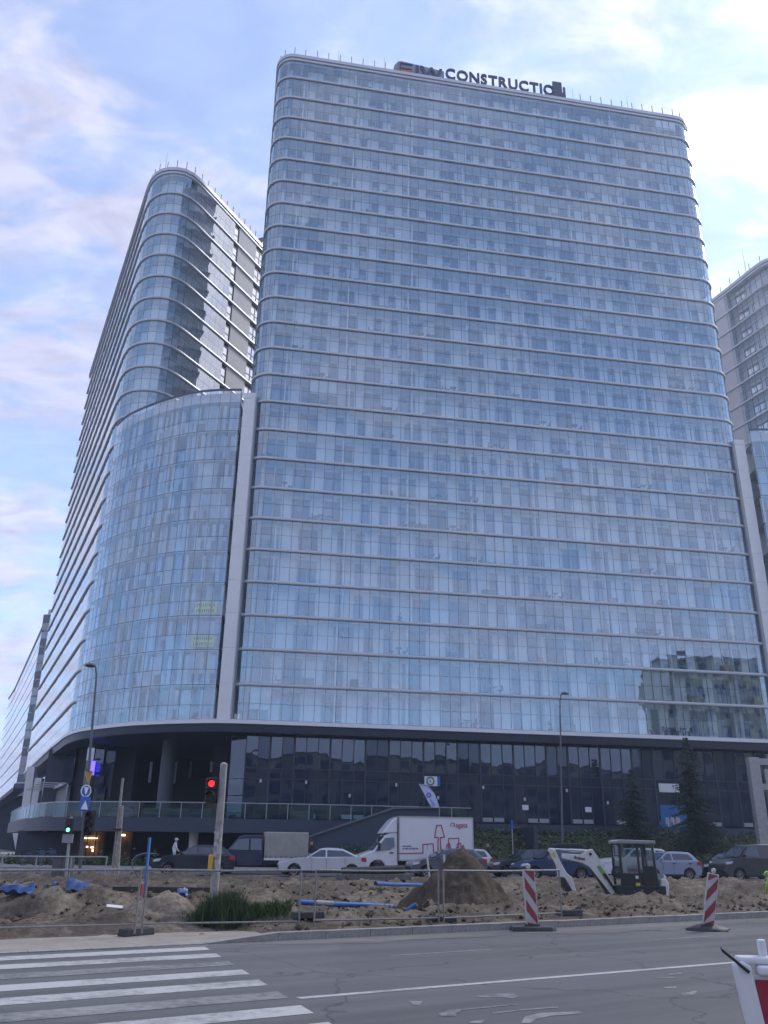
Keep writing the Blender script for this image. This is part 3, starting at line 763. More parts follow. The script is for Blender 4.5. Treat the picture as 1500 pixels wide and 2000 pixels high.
# ---- the main tower
C1 = Vector((-12.93, 70.44)); C2 = Vector((37.99, 79.22)); e2 = Vector((E9.x, E9.y)); n2 = Vector((N9.x, N9.y))
mainp = corner_path([C1 + n2 * 17, C1, C2, C2 + n2 * 17], [0, 2.0, 2.5, 0])
main = thing('glass_tower', 'tall broad glass tower with horizontal pale bands and a sign on its roof', 'tower', (12, 80, 0))
jL = mainp.near(C1 + n2 * 7); jR = mainp.near(C2 + n2 * 7)
jf0 = mainp.near(C1 + e2 * 2); jf1 = mainp.near(C2 - e2 * 2.5)
S0 = C1; RZM = math.atan2(E9.y, E9.x)
def main_pos(s, off): q = S0 + e2 * s + n2 * off; return (q.x, q.y)
FL = (C2 - C1).length
def main_wins(k):
    r_ = random.Random(k // 2 * 17 + 3); out_ = []; s = 1.9
    pat = [[1.75, 1.75, 1.75, .82, .82], [1.75, 1.75, .82, .82, 1.75]][(k // 3) % 2]; i = 0
    while s < FL - 2.6:
        w = pat[i % len(pat)]
        out_.append((s + w / 2, w)); s += w + r_.choice((.95, 1.25, 1.8) if w > 1 else (.9, .95, 1.3)); i += 1
    return out_
def main_walls(k): return [2.9 + 6.3 * j + (0.4 if (k // 3) % 2 else 0) for j in range(8)]
balcony_tower(main, mainp, 25, jL, jR, 1.42, (0, 1, 2, 3), dict(pos=main_pos, rz=RZM, wins=main_wins, walls=main_walls), top_k=25.2, i_front=(jf0, jf1))
LC = Vector((C1.x, C1.y))
def onfac(px, py, off=0.0):                # pixel onto the main facade plane (off metres behind the band line)
    d = ray(px, py); c = n2.dot(C1) + off; t = c / (d.x * n2.x + d.y * n2.y)
    return Vector((d.x * t, d.y * t, CAMH + d.z * t))
sL = (onfac(768, 150).xy - C1).dot(e2); sR = (onfac(1116, 185).xy - C1).dot(e2)
roof_parts(main, mainp, 25.2, [main_pos((onfac(x, 120).xy - C1).dot(e2), 2.0) for x in (664, 756, 1127, 1232)], skip=lambda q: sL - .3 < (q - C1).dot(e2) < sR + .4 or (q - C1).dot(n2) > 5)
bk = MB(); q0, q1, q2, q3 = C1 + n2 * 1.7 + e2 * 1.7, C2 + n2 * 1.7 - e2 * 1.7, C2 + n2 * 16.8 - e2 * 1.7, C1 + n2 * 16.8 + e2 * 1.7
bk.add([(q.x, q.y, z) for z in (Z0 - .5, ZK(25.0)) for q in (q0, q1, q2, q3)], [(1, 2, 6, 5), (2, 3, 7, 6), (3, 0, 4, 7)]); bk.build('rear_wall', M_beige, main, world_parts=True)

# rooftop sign
sg = thing('rooftop_sign', 'dark CONSTRUCTION letters with a logo box along the tower roof edge', 'sign', (*main_pos((sL + sR) / 2, .7), ZK(25.2) + .25), RZM)
M_let = mat('sign_letter', (0.020, 0.026, 0.075), 0.5)
M_orange = mat('logo_orange', (0.50, 0.09, 0.05), 0.5); M_logo = mat('logo_grey', (0.20, 0.24, 0.32), 0.35, metal=.3); M_logow = mat('logo_white', (0.5, 0.54, 0.62), .5)
s_c0 = (onfac(874, 160).xy - C1).dot(e2); s_c1 = (onfac(1113, 188).xy - C1).dot(e2); mid = (sL + sR) / 2
widths = [text_mesh(c, 2.3) for c in 'CONSTRUCTION']
adv = [max(v.co.x for v in w.vertices) - min(v.co.x for v in w.vertices) + .34 for w in widths]
sc = (s_c1 - s_c0) / sum(adv); x = s_c0 - mid
for c, a_, w in zip('CONSTRUCTION', adv, widths):
    x0 = min(v.co.x for v in w.vertices)
    me = text_mesh(c, 2.3, .09, .06); me.materials.clear(); me.materials.append(M_let)
    o = bpy.data.objects.new('letter', me); COL.objects.link(o); o.parent = sg
    o.matrix_local = Matrix(((sc, 0, 0, x - x0 * sc), (0, 0, -1, 0), (0, 1, 0, .55), (0, 0, 0, 1))); x += a_ * sc
MB().box(((s_c0 + s_c1) / 2 - mid, .15, .42), (s_c1 - s_c0, .08, .10)).box(((s_c0 + s_c1) / 2 - mid, .35, .9), (s_c1 - s_c0, .06, .06)).build('support_rail', M_mull, sg)
xl0 = sL - mid; wl_ = s_c0 - sL - .15
b = MB(); pr = [(0, 0), (wl_, 0), (wl_, 1.9), (wl_ * .5, 2.25), (1.2, 2.45), (.75, 2.35), (.3, 1.6)]
b.prism(pr, lambda p: (xl0 + p[0], .25, p[1]), lambda p: (xl0 + p[0], 1.9, p[1])); b.build('logo_box', M_logo, sg)
MB().box((xl0 + 1.55, .2, .62), (2.0, .07, .95)).build('logo_field', M_orange, sg)
b = MB()
for (cx_, cz_, w_, h_) in ((xl0 + 1.0, 1.2, .16, 1.9), (xl0 + 1.75, 2.02, 1.5, .18), (xl0 + 1.75, 1.25, 1.3, .16), (xl0 + 1.7, .3, 1.5, .16)): b.box((cx_, .16, cz_), (w_, .09, h_))
b.build('logo_letter', M_let, sg)
for tx, xx in (('J', xl0 + 2.75), ('W', xl0 + 3.5), ('.', xl0 + 5.35)):
    me = text_mesh(tx, 2.5, .08, .05); me.materials.clear(); me.materials.append(M_let); o = bpy.data.objects.new('logo_letter', me); COL.objects.link(o); o.parent = sg; o.matrix_local = Matrix(((1, 0, 0, xx), (0, 0, -1, .12), (0, 1, 0, .25), (0, 0, 0, 1)))
sO = (onfac(1092, 175).xy - C1).dot(e2) - mid
MB().box((sO, -.18, 1.35), (1.15, .22, 2.6)).build('dark_panel', M_let, sg)

# ---- left link block (ten storeys, curved) and the pale fin beside it
linkp = spline_path([(-28.3, 79.2), (-26.9, 77.35), (-25.84, 76.31), (-23.83, 74.8), (-22.1, 73.7), (-20.4, 72.75), (-18.6, 71.95), (-16.3, 71.45), (-13.95, 71.35)], 1.02)
link = thing('curved_glass_block', 'ten-storey curved glass block joining the two left towers', 'building', (-20, 76, 0))
def flat_block(root, path, K, parapet, budget, gmat, seed, blinds=True):
    r_ = random.Random(seed); n = len(path.p) - 1; mull = MB(); rest = MB(); pb = Budget(budget); bl = {0: MB(), 1: MB(), 2: MB()}
    for k in range(K):
        z0, z1 = ZK(k), ZK(k + 1)
        b = MB(); floor_strip(b, path, .06, 5.0, z0 - .12, 0, n); floor_strip(b, path, .06, 5.0, z0 + .1, 0, n); wall_strip(b, path, .06, z0 - .12, z0 + .1, 0, n); b.build('floor_slab', M_ceil, root, world_parts=True)
        b = MB(); wall_strip(b, path, 2.6, z0 + .1, z1 - .12, 0, n); b.build('inner_wall', M_blind_g if k % 3 else M_white, root, world_parts=True)
        zt = z0 + .1 + 1.2
        for i in range(n):
            for (za, zb) in ((z0 + .02, zt - .02), (zt + .02, z1 - .02)):
                if pb.take(): pane_obj(path, i, 0, za, zb, gmat, root, tilt=.0035)
                else: pane_quad(rest, path, i, 0, za, zb, tilt=.004)
            for j in range(3):
                x = r_.random()
                if not blinds or x > .80: continue
                mi = r_.choice((0, 0, 0, 0, 1, 1, 2)); h0 = r_.choice((0.12, .12, .12, 1.0)); h1 = r_.choice((2.85, 2.85, 2.6, 1.35))
                if h1 <= h0: continue
                a = Vector(path.at(i, .35 + .02 * j, z0 + h0)); c = Vector(path.at(i + 1, .35 + .02 * j, z0 + h0)); f0, f1 = j / 3, (j + 1) / 3
                p0 = a.lerp(c, f0); p1 = a.lerp(c, f1); up = Vector((0, 0, h1 - h0))
                bl[mi].add([p0, p1, p1 + up, p0 + up], [(0, 1, 2, 3)])
            a = Vector(path.at(i, 0, zt)); c = Vector(path.at(i + 1, 0, zt)); a2_ = Vector(path.at(i, .03, zt)); c2_ = Vector(path.at(i + 1, .03, zt)); mull.bar(a2_, c2_, .04, .035)
            a2_.z = c2_.z = z0; mull.bar(a2_, c2_, .045, .09)
            if i % 5 == 2: MB().bar(Vector(path.at(i, .5, z0 + 1.5)), Vector(path.at(i, 2.6, z0 + 1.5)), .12, 2.75).build('partition_wall', M_white, root, world_parts=True)
    zt = ZK(K) + parapet
    for i in range(n + 1):
        q = path.p[i] - path.n[i] * .04; mull.box((q.x, q.y, (Z0 + zt) / 2), (.03, .06, zt - Z0), rz=math.atan2(-path.n[i].x, path.n[i].y) + math.pi)
    b = MB()
    for i in range(n): pane_quad(b, path, i, 0, ZK(K) + .04, zt - .1, .002)
    b.build('parapet_glass', glass('parapet_glass', (0.75, 0.85, 0.95), .22, 1.6, (0.85, .94, 1), wav=.006), root, world_parts=True)
    sweep(path, [(.06, zt - .1), (-.14, zt - .1), (-.14, zt + .06), (.06, zt + .06)]).build('parapet_cap', M_mull, root, world_parts=True)
    b = MB(); floor_strip(b, path, .06, 12.0, ZK(K) + .02, 0, n); b.build('roof', M_ceil, root, world_parts=True)
    b = MB(); wall_strip(b, path, .5, ZK(K), zt - .15, 0, n); b.build('parapet_back', M_blind_w, root, world_parts=True)
    for mi, M_ in ((0, M_blind_w), (1, M_blind_g), (2, M_blind_b)): stuff(bl[mi].build('blinds', M_, root, world_parts=True))
    if rest.v: stuff(rest.build('glass_panes', gmat, root, world_parts=True))
    stuff(mull.build('mullions', M_mull, root, world_parts=True))
flat_block(link, linkp, 10, 1.45, 300, M_glass_l, 3)
M_yel = mat('yellow_banner', (0.80, 0.80, 0.10), 0.7); M_yelt = mat('banner_ink', (0.09, 0.13, 0.08), .7)
def banner(px, py, w, h, rows, lab):
    d = ray(px, py); best = None
    for i in range(len(linkp.p) - 1):
        a, c = linkp.p[i], linkp.p[i + 1]; mid_ = (a + c) / 2
        e = abs(mid_.x / mid_.y - d.x / d.y)
        if best is None or e < best[0]: best = (e, i)
    i = best[1]; q = (linkp.p[i] + linkp.p[i + 1]) / 2 - linkp.n[i] * .10; t = q.y / d.y; z = CAMH + d.z * t
    rz = math.atan2(-linkp.n[i].x, linkp.n[i].y) + math.pi
    r = thing('window_banner', lab, 'banner', (q.x, q.y, z), rz)
    MB().box((0, 0, 0), (w, .02, h)).build('sheet', M_yel, r)
    b = MB(); r_ = random.Random(int(py))
    for row in range(rows):
        x = -w / 2 + .12; zz_ = h / 2 - (row + .5) * h / rows
        while x < w / 2 - .2:
            ww = r_.uniform(.10, .2); b.box((x + ww / 2, -.014, zz_), (ww * .7, .012, h / rows * .55)); x += ww + .03
    b.build('lettering', M_yelt, r)
banner(393, 1187, 2.0, 1.05, 2, 'yellow lettered banner in a window, the higher of two')
banner(386, 1252, 2.0, 1.0, 2, 'yellow lettered banner in a window, the lower of two')
def fin(p0, p1, lab):
    a, c = Vector(p0), Vector(p1); d = c - a; r = thing('wall_fin', lab, 'wall', ((a.x + c.x) / 2, (a.y + c.y) / 2, Z0), math.atan2(d.y, d.x))
    for k in range(10): MB().box((0, .55, 1.5 + 3 * k), (d.length, 1.1, 2.985)).build('fin_panel', M_fin, r)
    MB().box((0, .55, 30.3), (d.length, 1.1, .55)).build('fin_top', M_fin, r)
    for s_ in (-1, 1): MB().box((s_ * (d.length / 2 + .06), .7, 15.2), (.10, .6, 30.2)).build('side_channel', M_frame, r)
fin((-13.5, 70.5), (-12.42, 70.4), 'narrow pale vertical wall between the curved block and the broad tower')
fin((36.5, 78.75), (37.6, 78.85), 'narrow pale vertical wall at the right edge of the broad tower')

# ---- left tower (wedge plan, rounded nose)
leftp_pts = [(-52.0, 128.3), (-46.0, 115.8), (-40.0, 103.3), (-34.0, 90.8), (-30.6, 83.7), (-29.66, 81.9), (-28.79, 80.66), (-27.53, 79.74), (-25.9, 79.47), (-24.39, 79.9), (-23.25, 81.2), (-22.3, 83.0), (-20.35, 86.9), (-18.67, 90.25), (-17.24, 93.2), (-14.2, 99.3), (-10.2, 107.3)]
leftp = spline_path(leftp_pts, .98)
left = thing('glass_tower', 'narrower glass tower with a rounded nose, left of the broad tower', 'tower', (-27, 90, 0))
ia = leftp.near((-19.75, 88.1)); ib = len(leftp.p) - 1
balcony_tower(left, leftp, 22, 0, ia, 1.45, tuple(range(10, 22)), None, top_k=22.3, gmat=M_glass, i_front=(leftp.near((-29.3, 81.3)), ia), pane_budget=300, gmat2=M_glass_s, split=lambda i: i > leftp.near((-23.9, 80.4)) or i < leftp.near((-30.2, 82.9)))
# solid stretch with windows behind the glazed end
WM = {w: (lambda w: (lambda b: b.mesh('window', [mat('black_frame', (0.03, 0.03, 0.035), .4), glass('bright_window', None, .55, 1.6, (1, 1, 1), dark=(.25, .27, .3))]))(
    (lambda b: [b.box((0, 0, 0), (w, .03, 1.9), mi=1)] and [b.box((x_, -.04, 0), (.09, .08, 1.95), mi=0) for x_ in ([-w / 2, 0, w / 2] if w > 1.2 else [-w / 2, w / 2])] and [b.box((0, -.04, z_), (w, .07, .09), mi=0) for z_ in (-.95, -.15, .95)] and b)(MB())))(w) for w in (.95, 1.9)}
def solid_face(root, path, i0, K, slots, topk, rzf=None):
    """slots: list of (s0, s1, kind) metres from column i0"""
    for k in range(K):
        z0, z1 = ZK(k) + .15, ZK(k + 1) - .15
        if k == K - 1: z1 = ZK(topk) - .8
        for (s0, s1, kind) in slots:
            def at_s(s):
                j = i0
                while j < len(path.p) - 2 and path.cum[j + 1] - path.cum[i0] < s: j += 1
                t = (s - (path.cum[j] - path.cum[i0])) / (path.cum[j + 1] - path.cum[j]); return path.p[j].lerp(path.p[j + 1], t) - path.n[j] * .28, path.n[j]
            a, na = at_s(s0); c, _ = at_s(s1); mid_ = (a + c) / 2; rz = math.atan2((c - a).y, (c - a).x)
            if kind == 'p': MB().box((mid_.x, mid_.y, (z0 + z1) / 2), ((c - a).length - .03, .16, z1 - z0), rz=rz).build('wall_panel', M_beige, root, world_parts=True)
            else:
                q = mid_ - na * .06
                link_mesh('window', WM[.95 if s1 - s0 < 1.5 else 1.9], root, Vector((q.x, q.y, (z0 + z1) / 2 - .12)) - Vector(root.location), (0, 0, rz))
                MB().box((mid_.x - na.x * .25, mid_.y - na.y * .25, (z0 + z1) / 2), ((c - a).length, .1, z1 - z0), rz=rz).build('window_reveal', M_core, root, world_parts=True)
solid_face(left, leftp, ia, 22, [(0, 1.0, 'w'), (1.0, 4.9, 'p'), (4.9, 6.9, 'w'), (6.9, 10.5, 'p')], 22.3)
roof_parts(left, leftp, 22.3, [(-27.8, 81.5)], skip=lambda q: q.y > 100 or (q.x < -29.5), spacing=1.3)
# a lift-house corner on its roof
MB().prism([(0, 0), (2.2, 0), (2.2, 2.0), (1.1, 2.6)], lambda p: (-17.6 + p[0] * .45, 94 + p[0] * .9, ZK(22.3) + p[1]), lambda p: (-20 + p[0] * .45, 95 + p[0] * .9, ZK(22.3) + p[1])).build('roof_housing', M_dark, left, world_parts=True)

# ---- lower block continuing the left face far behind
far = thing('far_glass_block', 'lower glass block far behind at the left edge', 'building', (-70, 165, 0))
farp = Path([(-110.8, 253), (-101.8, 235.2), (-92.8, 216.4), (-83.8, 197.6), (-74.8, 178.8), (-66.8, 162), (-63.4, 153.6), (-59.3, 152.0), (-58.0, 151.9), (-55, 154)])
for k in range(11):
    if k in (0, 10): band(farp, ZK(k), far, M_=M_band)
    else: band(farp, ZK(k), far, M_=M_band, prof=[(-.17, -.03), (-.4, -.03), (-.4, .03), (-.17, .03)])
    for i in range(len(farp.p) - 1):
        if k < 10:
            for h_ in (0, 1):
                bq = MB(); a = Vector(farp.at(i, .2, ZK(k) + .15 + 1.35 * h_)); c = Vector(farp.at(i + 1, .2, ZK(k) + .15 + 1.35 * h_)); up = Vector((0, 0, 1.3))
                bq.add([a, c, c + up, a + up], [(0, 1, 2, 3)])
                bq.build('glass_panel', M_glass_s if i < 6 else glass('far_pane%d' % ((k + h_ + i) % 2), None, (.03, .16)[(k + h_ + i) % 2], 1.5, (.9, .95, 1), dark=(.06, .07, .09)), far, world_parts=True)
b = MB(); wall_strip(b, farp, .8, Z0, ZK(10.4), 0, len(farp.p) - 1); b.build('inner_wall', M_blind_w, far, world_parts=True)
b = MB(); poly_cap(b, farp, .3, ZK(10) + .2); b.build('roof', M_core, far, world_parts=True)
sweep(farp, [(.25, Z0 - .9), (-3.0, Z0 - .9), (-3.0, Z0 - .1), (.25, Z0 - .1)]).build('soffit', M_soffit, far, world_parts=True)
b = MB(); wall_strip(b, farp, 2.0, 0, Z0 - .9, 0, len(farp.p) - 1); b.build('ground_floor', mat('dark_matt', (.03, .036, .045), 1.0, spec=0.0), far, world_parts=True)

# ---- right tower and right link
rightp = spline_path([(40.0, 124.2), (44.3, 113.5), (48.36, 104.1), (50.02, 99.9), (51.5, 96.1), (52.6, 94.75), (54.4, 94.1), (57, 94.6), (59.5, 97.0), (64, 106)], .98)
right = thing('glass_tower', 'beige and glass tower at the right edge behind the broad tower', 'tower', (53, 105, 0))
r_a = rightp.near((49.2, 102.0))
balcony_tower(right, rightp, 22, r_a, len(rightp.p) - 1, 1.3, tuple(range(10, 22)), None, top_k=22.3, pane_budget=200, i_front=(r_a, rightp.near((57, 94.6))), gmat=glass('right_glass', (.80, .86, .88), .08, 1.5, (.92, .96, 1), wav=.01))
solid_face(right, rightp, rightp.near((45.5, 110.6)), 22, [(0, 4.2, 'p'), (4.2, 9.3, 'p')], 22.3)
for k in range(22):                                   # balcony doors behind its glass
    for tq in (.25, .62):
        a = Vector((49.2, 102.0)).lerp(Vector((52.0, 95.6)), tq) + Vector((.93, .36)) * 1.2
        link_mesh('window', WM[1.9], right, Vector((a.x, a.y, ZK(k) + 1.35)) - Vector(right.location), (0, 0, math.atan2(-6.4, 2.8)))
roof_parts(right, rightp, 22.3, [(51.0, 98.2)], spacing=1.9)
rlinkp = spline_path([(38.0, 78.15), (39.5, 78.05), (42, 78.3), (45, 79.3), (48.5, 81.4), (51.5, 84.2), (54.5, 88.5)], 1.02)
rlink = thing('curved_glass_block', 'curved glass block at the right edge beside the pale wall', 'building', (44, 84, 0))
flat_block(rlink, rlinkp, 10, 1.45, 120, M_glass_l, 9)

# ------------------------------------------------------------------ podium under the towers
TZ = 3.42                                                # terrace level
pod = thing('podium', 'dark glazed two-storey base under the glass towers with a pale ledge', 'building', (0, 78, 0))
ledgep = spline_path([(-52.2, 129.0), (-43.5, 110.5), (-35.8, 94.2), (-31.6, 85.6), (-30.0, 82.3), (-28.3, 79.4), (-26.7, 77.2), (-24.3, 75.1), (-22.2, 73.5), (-20.4, 72.45), (-18.3, 71.55), (-15.6, 70.75), (-13.0, 70.35), (-10.3, 70.6), (-6, 71.35), (0, 72.4), (12, 74.5), (24, 76.55), (36, 78.65), (41, 78.1), (46, 79.4), (50, 82.2), (54, 87.5)], 1.5)
sweep(ledgep, [(.12, Z0 - .30), (-.9, Z0 - .30), (-.9, Z0 + .06), (.0, Z0 + .06), (.10, Z0 - .02)]).build('ledge', M_ledge, pod, smooth=40, world_parts=True)
sweep(ledgep, [(-.10, Z0 - .95), (-.7, Z0 - .95), (-.7, Z0 - .31), (-.02, Z0 - .31)]).build('ledge_fascia', M_dark, pod, smooth=40, world_parts=True)
# soffit: everything between the ledge line and deep inside
b = MB(); vs = [(q.x, q.y, Z0 - .94) for q in [ledgep.p[i] - ledgep.n[i] * .5 for i in range(len(ledgep.p))]] + [(56, 125, Z0 - .94), (-48, 131, Z0 - .94)]
b.add(vs, [tuple(range(len(vs)))]); b.build('soffit', M_soffit, pod, world_parts=True)
M_pgl = glass('podium_glass', None, .085, 1.5, (0.72, 0.84, 1.0), wav=.008, wscale=.5, dark=(0.013, 0.023, 0.048))
M_pgl2 = glass('podium_dark_glass', None, .035, 1.5, (0.66, 0.80, 1.0), wav=.006, wscale=.5, dark=(0.013, 0.022, 0.047))
M_pgl3 = glass('podium_spandrel', None, .02, 1.45, (0.75, 0.85, 1.0), dark=(0.017, 0.026, 0.050))
M_frost = mat('frosted_film', (0.30, 0.34, 0.36), 0.6)
PO = 1.15                                                # podium glass behind the band line
s_pod0 = (onfac(478, 1500, PO).xy - C1).dot(e2)
MODW = 1.0
nmod = int((FL + 8 - s_pod0) / MODW)
def pod_at(s, off=PO): q = C1 + e2 * s + n2 * off; return Vector((q.x, q.y, 0))
def ppane(s0, s1, z0, z1, M_, name, off=PO, tilt=.002):
    a = pod_at(s0, off); c = pod_at(s1, off); w = (c - a).length - .05; key = ('p', round(w, 2), round(z1 - z0, 2), M_.name)
    if key not in PANE_CACHE:
        h = z1 - z0; PANE_CACHE[key] = MB().box((0, 0, 0), (w, .03, h - .05)).mesh(name, [M_])
    return link_mesh(name, PANE_CACHE[key], pod, (a + c) / 2 + Vector((0, 0, (z0 + z1) / 2)) - Vector(pod.location), (random.gauss(0, tilt), 0, RZM + random.gauss(0, tilt)))
pm = MB()
for i in range(nmod):
    s0 = s_pod0 + i * MODW; s1 = s0 + MODW; ph = (i - 3) % 8
    lightw = ph in (1, 2, 3, 4, 5, 6) if i > 2 else i in (0, 2)
    ppane(s0, s1, 7.55, 10.25, M_pgl if lightw else M_pgl2, 'window_pane', tilt=.0025)
    ppane(s0, s1, 6.75, 7.55, M_pgl3, 'spandrel_panel')
    ppane(s0, s1, TZ + .25, 6.75, M_pgl2, 'shop_pane', tilt=.0025)
    if ph in (1, 2, 5, 6) and i > 1: ppane(s0 + .08, s1 - .02, TZ + .30, TZ + .68, M_frost, 'frosted_strip', PO - .04, 0)
    q = pod_at(s0, PO - .03); wm = .16 if ph in (1, 4, 7) else .06
    pm.box((q.x, q.y, (TZ + 10.25) / 2), (wm, .1, 10.25 - TZ), rz=RZM)
for z_ in (6.75, 7.55): 
    a = pod_at(s_pod0, PO - .02); c = pod_at(s_pod0 + nmod * MODW, PO - .02); a.z = c.z = z_; pm.bar(a, c, .06, .08)
stuff(pm.build('mullions', M_dark, pod, world_parts=True))
a = pod_at(s_pod0, PO + .3); c = pod_at(s_pod0 + nmod, PO + .3)
b = MB(); b.add([(a.x, a.y, 0), (c.x, c.y, 0), (c.x, c.y, 10.3), (a.x, a.y, 10.3)], [(0, 1, 2, 3)]); b.build('backing_wall', M_core, pod, world_parts=True)
# side wall of the recess with a few bright panes, and its dark back wall
sp = [pod_at(s_pod0, PO), pod_at(s_pod0 - 1.2, PO + 1.0), pod_at(s_pod0 - 1.6, PO + 16)]
for (p0_, p1_, n_) in ((sp[0], sp[1], 1), (sp[1], sp[2], 9)):
    for k in range(n_):
        u0 = p0_.lerp(p1_, k / n_); u1 = p0_.lerp(p1_, (k + 1) / n_); dd = u1 - u0
        for (za, zb) in ((TZ, 5.4), (5.4, 6.7), (6.7, 10.2)):
            MB().box(((u0.x + u1.x) / 2, (u0.y + u1.y) / 2, (za + zb) / 2), (dd.length - .06, .05, zb - za - .05), rz=math.atan2(dd.y, dd.x)).build('side_pane', M_pgl if (k + int(za)) % 3 != 1 else M_pgl2, pod, world_parts=True)
bw = MB(); bw.box((-22, 93.5, 5.6), (26, .4, 10.4), rz=.12); bw.build('recess_wall', M_dark, pod, world_parts=True)
M_lit = mat('light_strip', (0.35, 0.4, 0.48), .5)
for (px, y0, y1, Y) in ((294, 1488, 1528, 84), (342, 1488, 1530, 86), (413, 1488, 1508, 80), (452, 1500, 1566, 77), (372, 1486, 1520, 90)):
    p_ = V(px, (y0 + y1) / 2, Y); h_ = V(px, y0, Y).z - V(px, y1, Y).z
    MB().box(p_, (.22, .15, h_)).build('wall_strip', M_lit, pod, world_parts=True)
cp_ = V(325, 1520, 76.5); MB().tube([(cp_.x, cp_.y, 0), (cp_.x, cp_.y, 10.3)], .62, 20).build('column', mat('dark_column', (0.075, 0.085, 0.10), .6), pod, smooth=40, world_parts=True)
cp_ = V(430, 1520, 82); MB().box((cp_.x, cp_.y, 5.2), (1.3, 1.3, 10.2)).build('column', M_dark, pod, world_parts=True)
# glazed shop under the left tower's nose, and its long side receding to the left
def pillar_pane(px0, px1, y0, y1, Y, M_, name='shop_pane'):
    a = V(px0, (y0 + y1) / 2, Y); c = V(px1, (y0 + y1) / 2, Y); zt, zb = V(px0, y0, Y).z, V(px0, y1, Y).z
    return MB().box(((a.x + c.x) / 2, Y, (zt + zb) / 2), (c.x - a.x, .08, zt - zb)).build(name, M_, pod, world_parts=True)
M_panew = glass('pale_pane', None, .30, 1.5, (.85, .9, 1), dark=(.22, .22, .22))
pillar_pane(166, 180, 1446, 1560, 82.0, M_panew); pillar_pane(181, 203, 1450, 1508, 82.2, M_pgl); pillar_pane(181, 203, 1512, 1535, 82.2, M_pgl2); pillar_pane(181, 203, 1538, 1590, 82.2, M_pgl); pillar_pane(204, 222, 1452, 1560, 82.6, M_pgl2)
MB().box((-26.0, 84.2, 6.6), (5.2, 1.2, 7.6)).build('nose_core', M_core, pod, world_parts=True)
# side wall below the left face
def lface(t, off): 
    a = Vector((-30.6, 83.7)); d = Vector((-.432, .902)); nrm = Vector((.902, .432)); q = a + d * t + nrm * off; return Vector((q.x, q.y, 0))
RZL = math.atan2(.902, -.432)
for k in range(24):
    q0_ = lface(k * 2.0, 1.3); q1_ = lface(k * 2.0 + 2.0, 1.3); c_ = (q0_ + q1_) / 2
    MB().box((c_.x, c_.y, 8.6), (1.95, .06, 3.2), rz=RZL).build('side_pane', M_pgl, pod, world_parts=True)
    MB().box((c_.x, c_.y, 5.2), (1.95, .06, 3.3), rz=RZL).build('side_pane', M_pgl2 if k % 2 else M_pgl, pod, world_parts=True)
M_wm = mat('white_mullion', (.55, .56, .57), .5)
for k in range(26):
    q = lface(k * 1.2 + .3, 1.0); MB().box((q.x, q.y, 5.1), (.14, .14, 3.5), rz=RZL).build('white_fin', M_wm, pod, world_parts=True)
for k in range(9):
    q = lface(k * 3.4 + 1.0, -.3); MB().box((q.x, q.y, 6.95), (.25, 2.6, .10), rz=RZL).build('canopy_blade', M_wm, pod, world_parts=True)
a = lface(0, 1.6); c = lface(48, 1.6); MB().prism([(0, 0), (1, 0), (1, 1), (0, 1)], lambda p: (a.lerp(c, p[0]).x, a.lerp(c, p[0]).y, p[1] * 10.2), lambda p: (a.lerp(c, p[0]).x + .3, a.lerp(c, p[0]).y + .15, p[1] * 10.2)).build('side_backing', M_core, pod, world_parts=True)
a = lface(1, .7); a.z = 6.9; c = lface(46, .7); c.z = 6.9; MB().bar(a, c, .25, .3).build('side_rail', M_band, pod, world_parts=True)
# tapering pale legs that carry the far end
for (pts, w) in ((((64, 1498), (52, 1585), (36, 1625), (42, 1660)), 1.0), (((78, 1520), (62, 1608)), .85)):
    Y = 98; vs = [V(x, y, Y) for x, y in pts]; b = MB()
    for i in range(len(vs) - 1): b.bar(vs[i], vs[i + 1], w, w * .9)
    b.build('support_leg', M_fin, pod, world_parts=True, bevel=.05)

# terrace deck with glass balustrade over the dark undercroft
dk = [(-38.0, 92.0), (-30.5, 76.0), (-27.2, 70.5), (-24.6, 67.4), (-21, 65.6), (-16, 64.8), (-8, 64.9), (0, 66.2), (7, 67.8)]
deckp = spline_path(dk, 1.55)
ter = thing('terrace', 'dark raised terrace with a glass balustrade in front of the podium', 'terrace', (-12, 70, 0))
M_fascia = mat('terrace_fascia', (0.036, 0.050, 0.082), 0.5, var=.1, vscale=.5)
b = sweep(deckp, [(0, TZ - .95), (-.4, TZ - .95), (-.4, TZ), (0, TZ)]); b.build('fascia', M_fascia, ter, smooth=40, world_parts=True)
vs = [(q.x, q.y, z) for z in (TZ - .02, TZ - .9) for q in [deckp.p[i] - deckp.n[i] * .2 for i in range(len(deckp.p))] + [Vector((9, 77)), Vector((-12, 96)), Vector((-34, 100))]]
n_ = len(vs) // 2; MB().add(vs, [tuple(range(n_)), tuple(range(n_, 2 * n_))]).build('deck', mat('deck_slab', (.16, .165, .17), .8), ter, world_parts=True)
M_bal = glass('balustrade_glass', (0.42, 0.66, 0.70), .02, 1.5, (.8, .95, 1.0))
M_rail = mat('rail_steel', (.34, .38, .42), .35, metal=.6)
for i in range(len(deckp.p) - 1):
    a = Vector(deckp.at(i, .15, TZ + .06)); c = Vector(deckp.at(i + 1, .15, TZ + .06)); d = (c - a).normalized() * .04; up = Vector((0, 0, 1.0))
    MB().add([a + d, c - d, c - d + up, a + d + up], [(0, 1, 2, 3)]).build('balustrade_pane', M_bal, ter, world_parts=True)
    q = Vector(deckp.at(i, .15, 0)); MB().box((q.x, q.y, TZ + .53), (.05, .05, 1.06)).build('post', M_rail, ter, world_parts=True)
sweep(deckp, [(-.10, TZ + 1.05), (-.20, TZ + 1.05), (-.20, TZ + 1.11), (-.10, TZ + 1.11)]).build('handrail', M_rail, ter, world_parts=True)
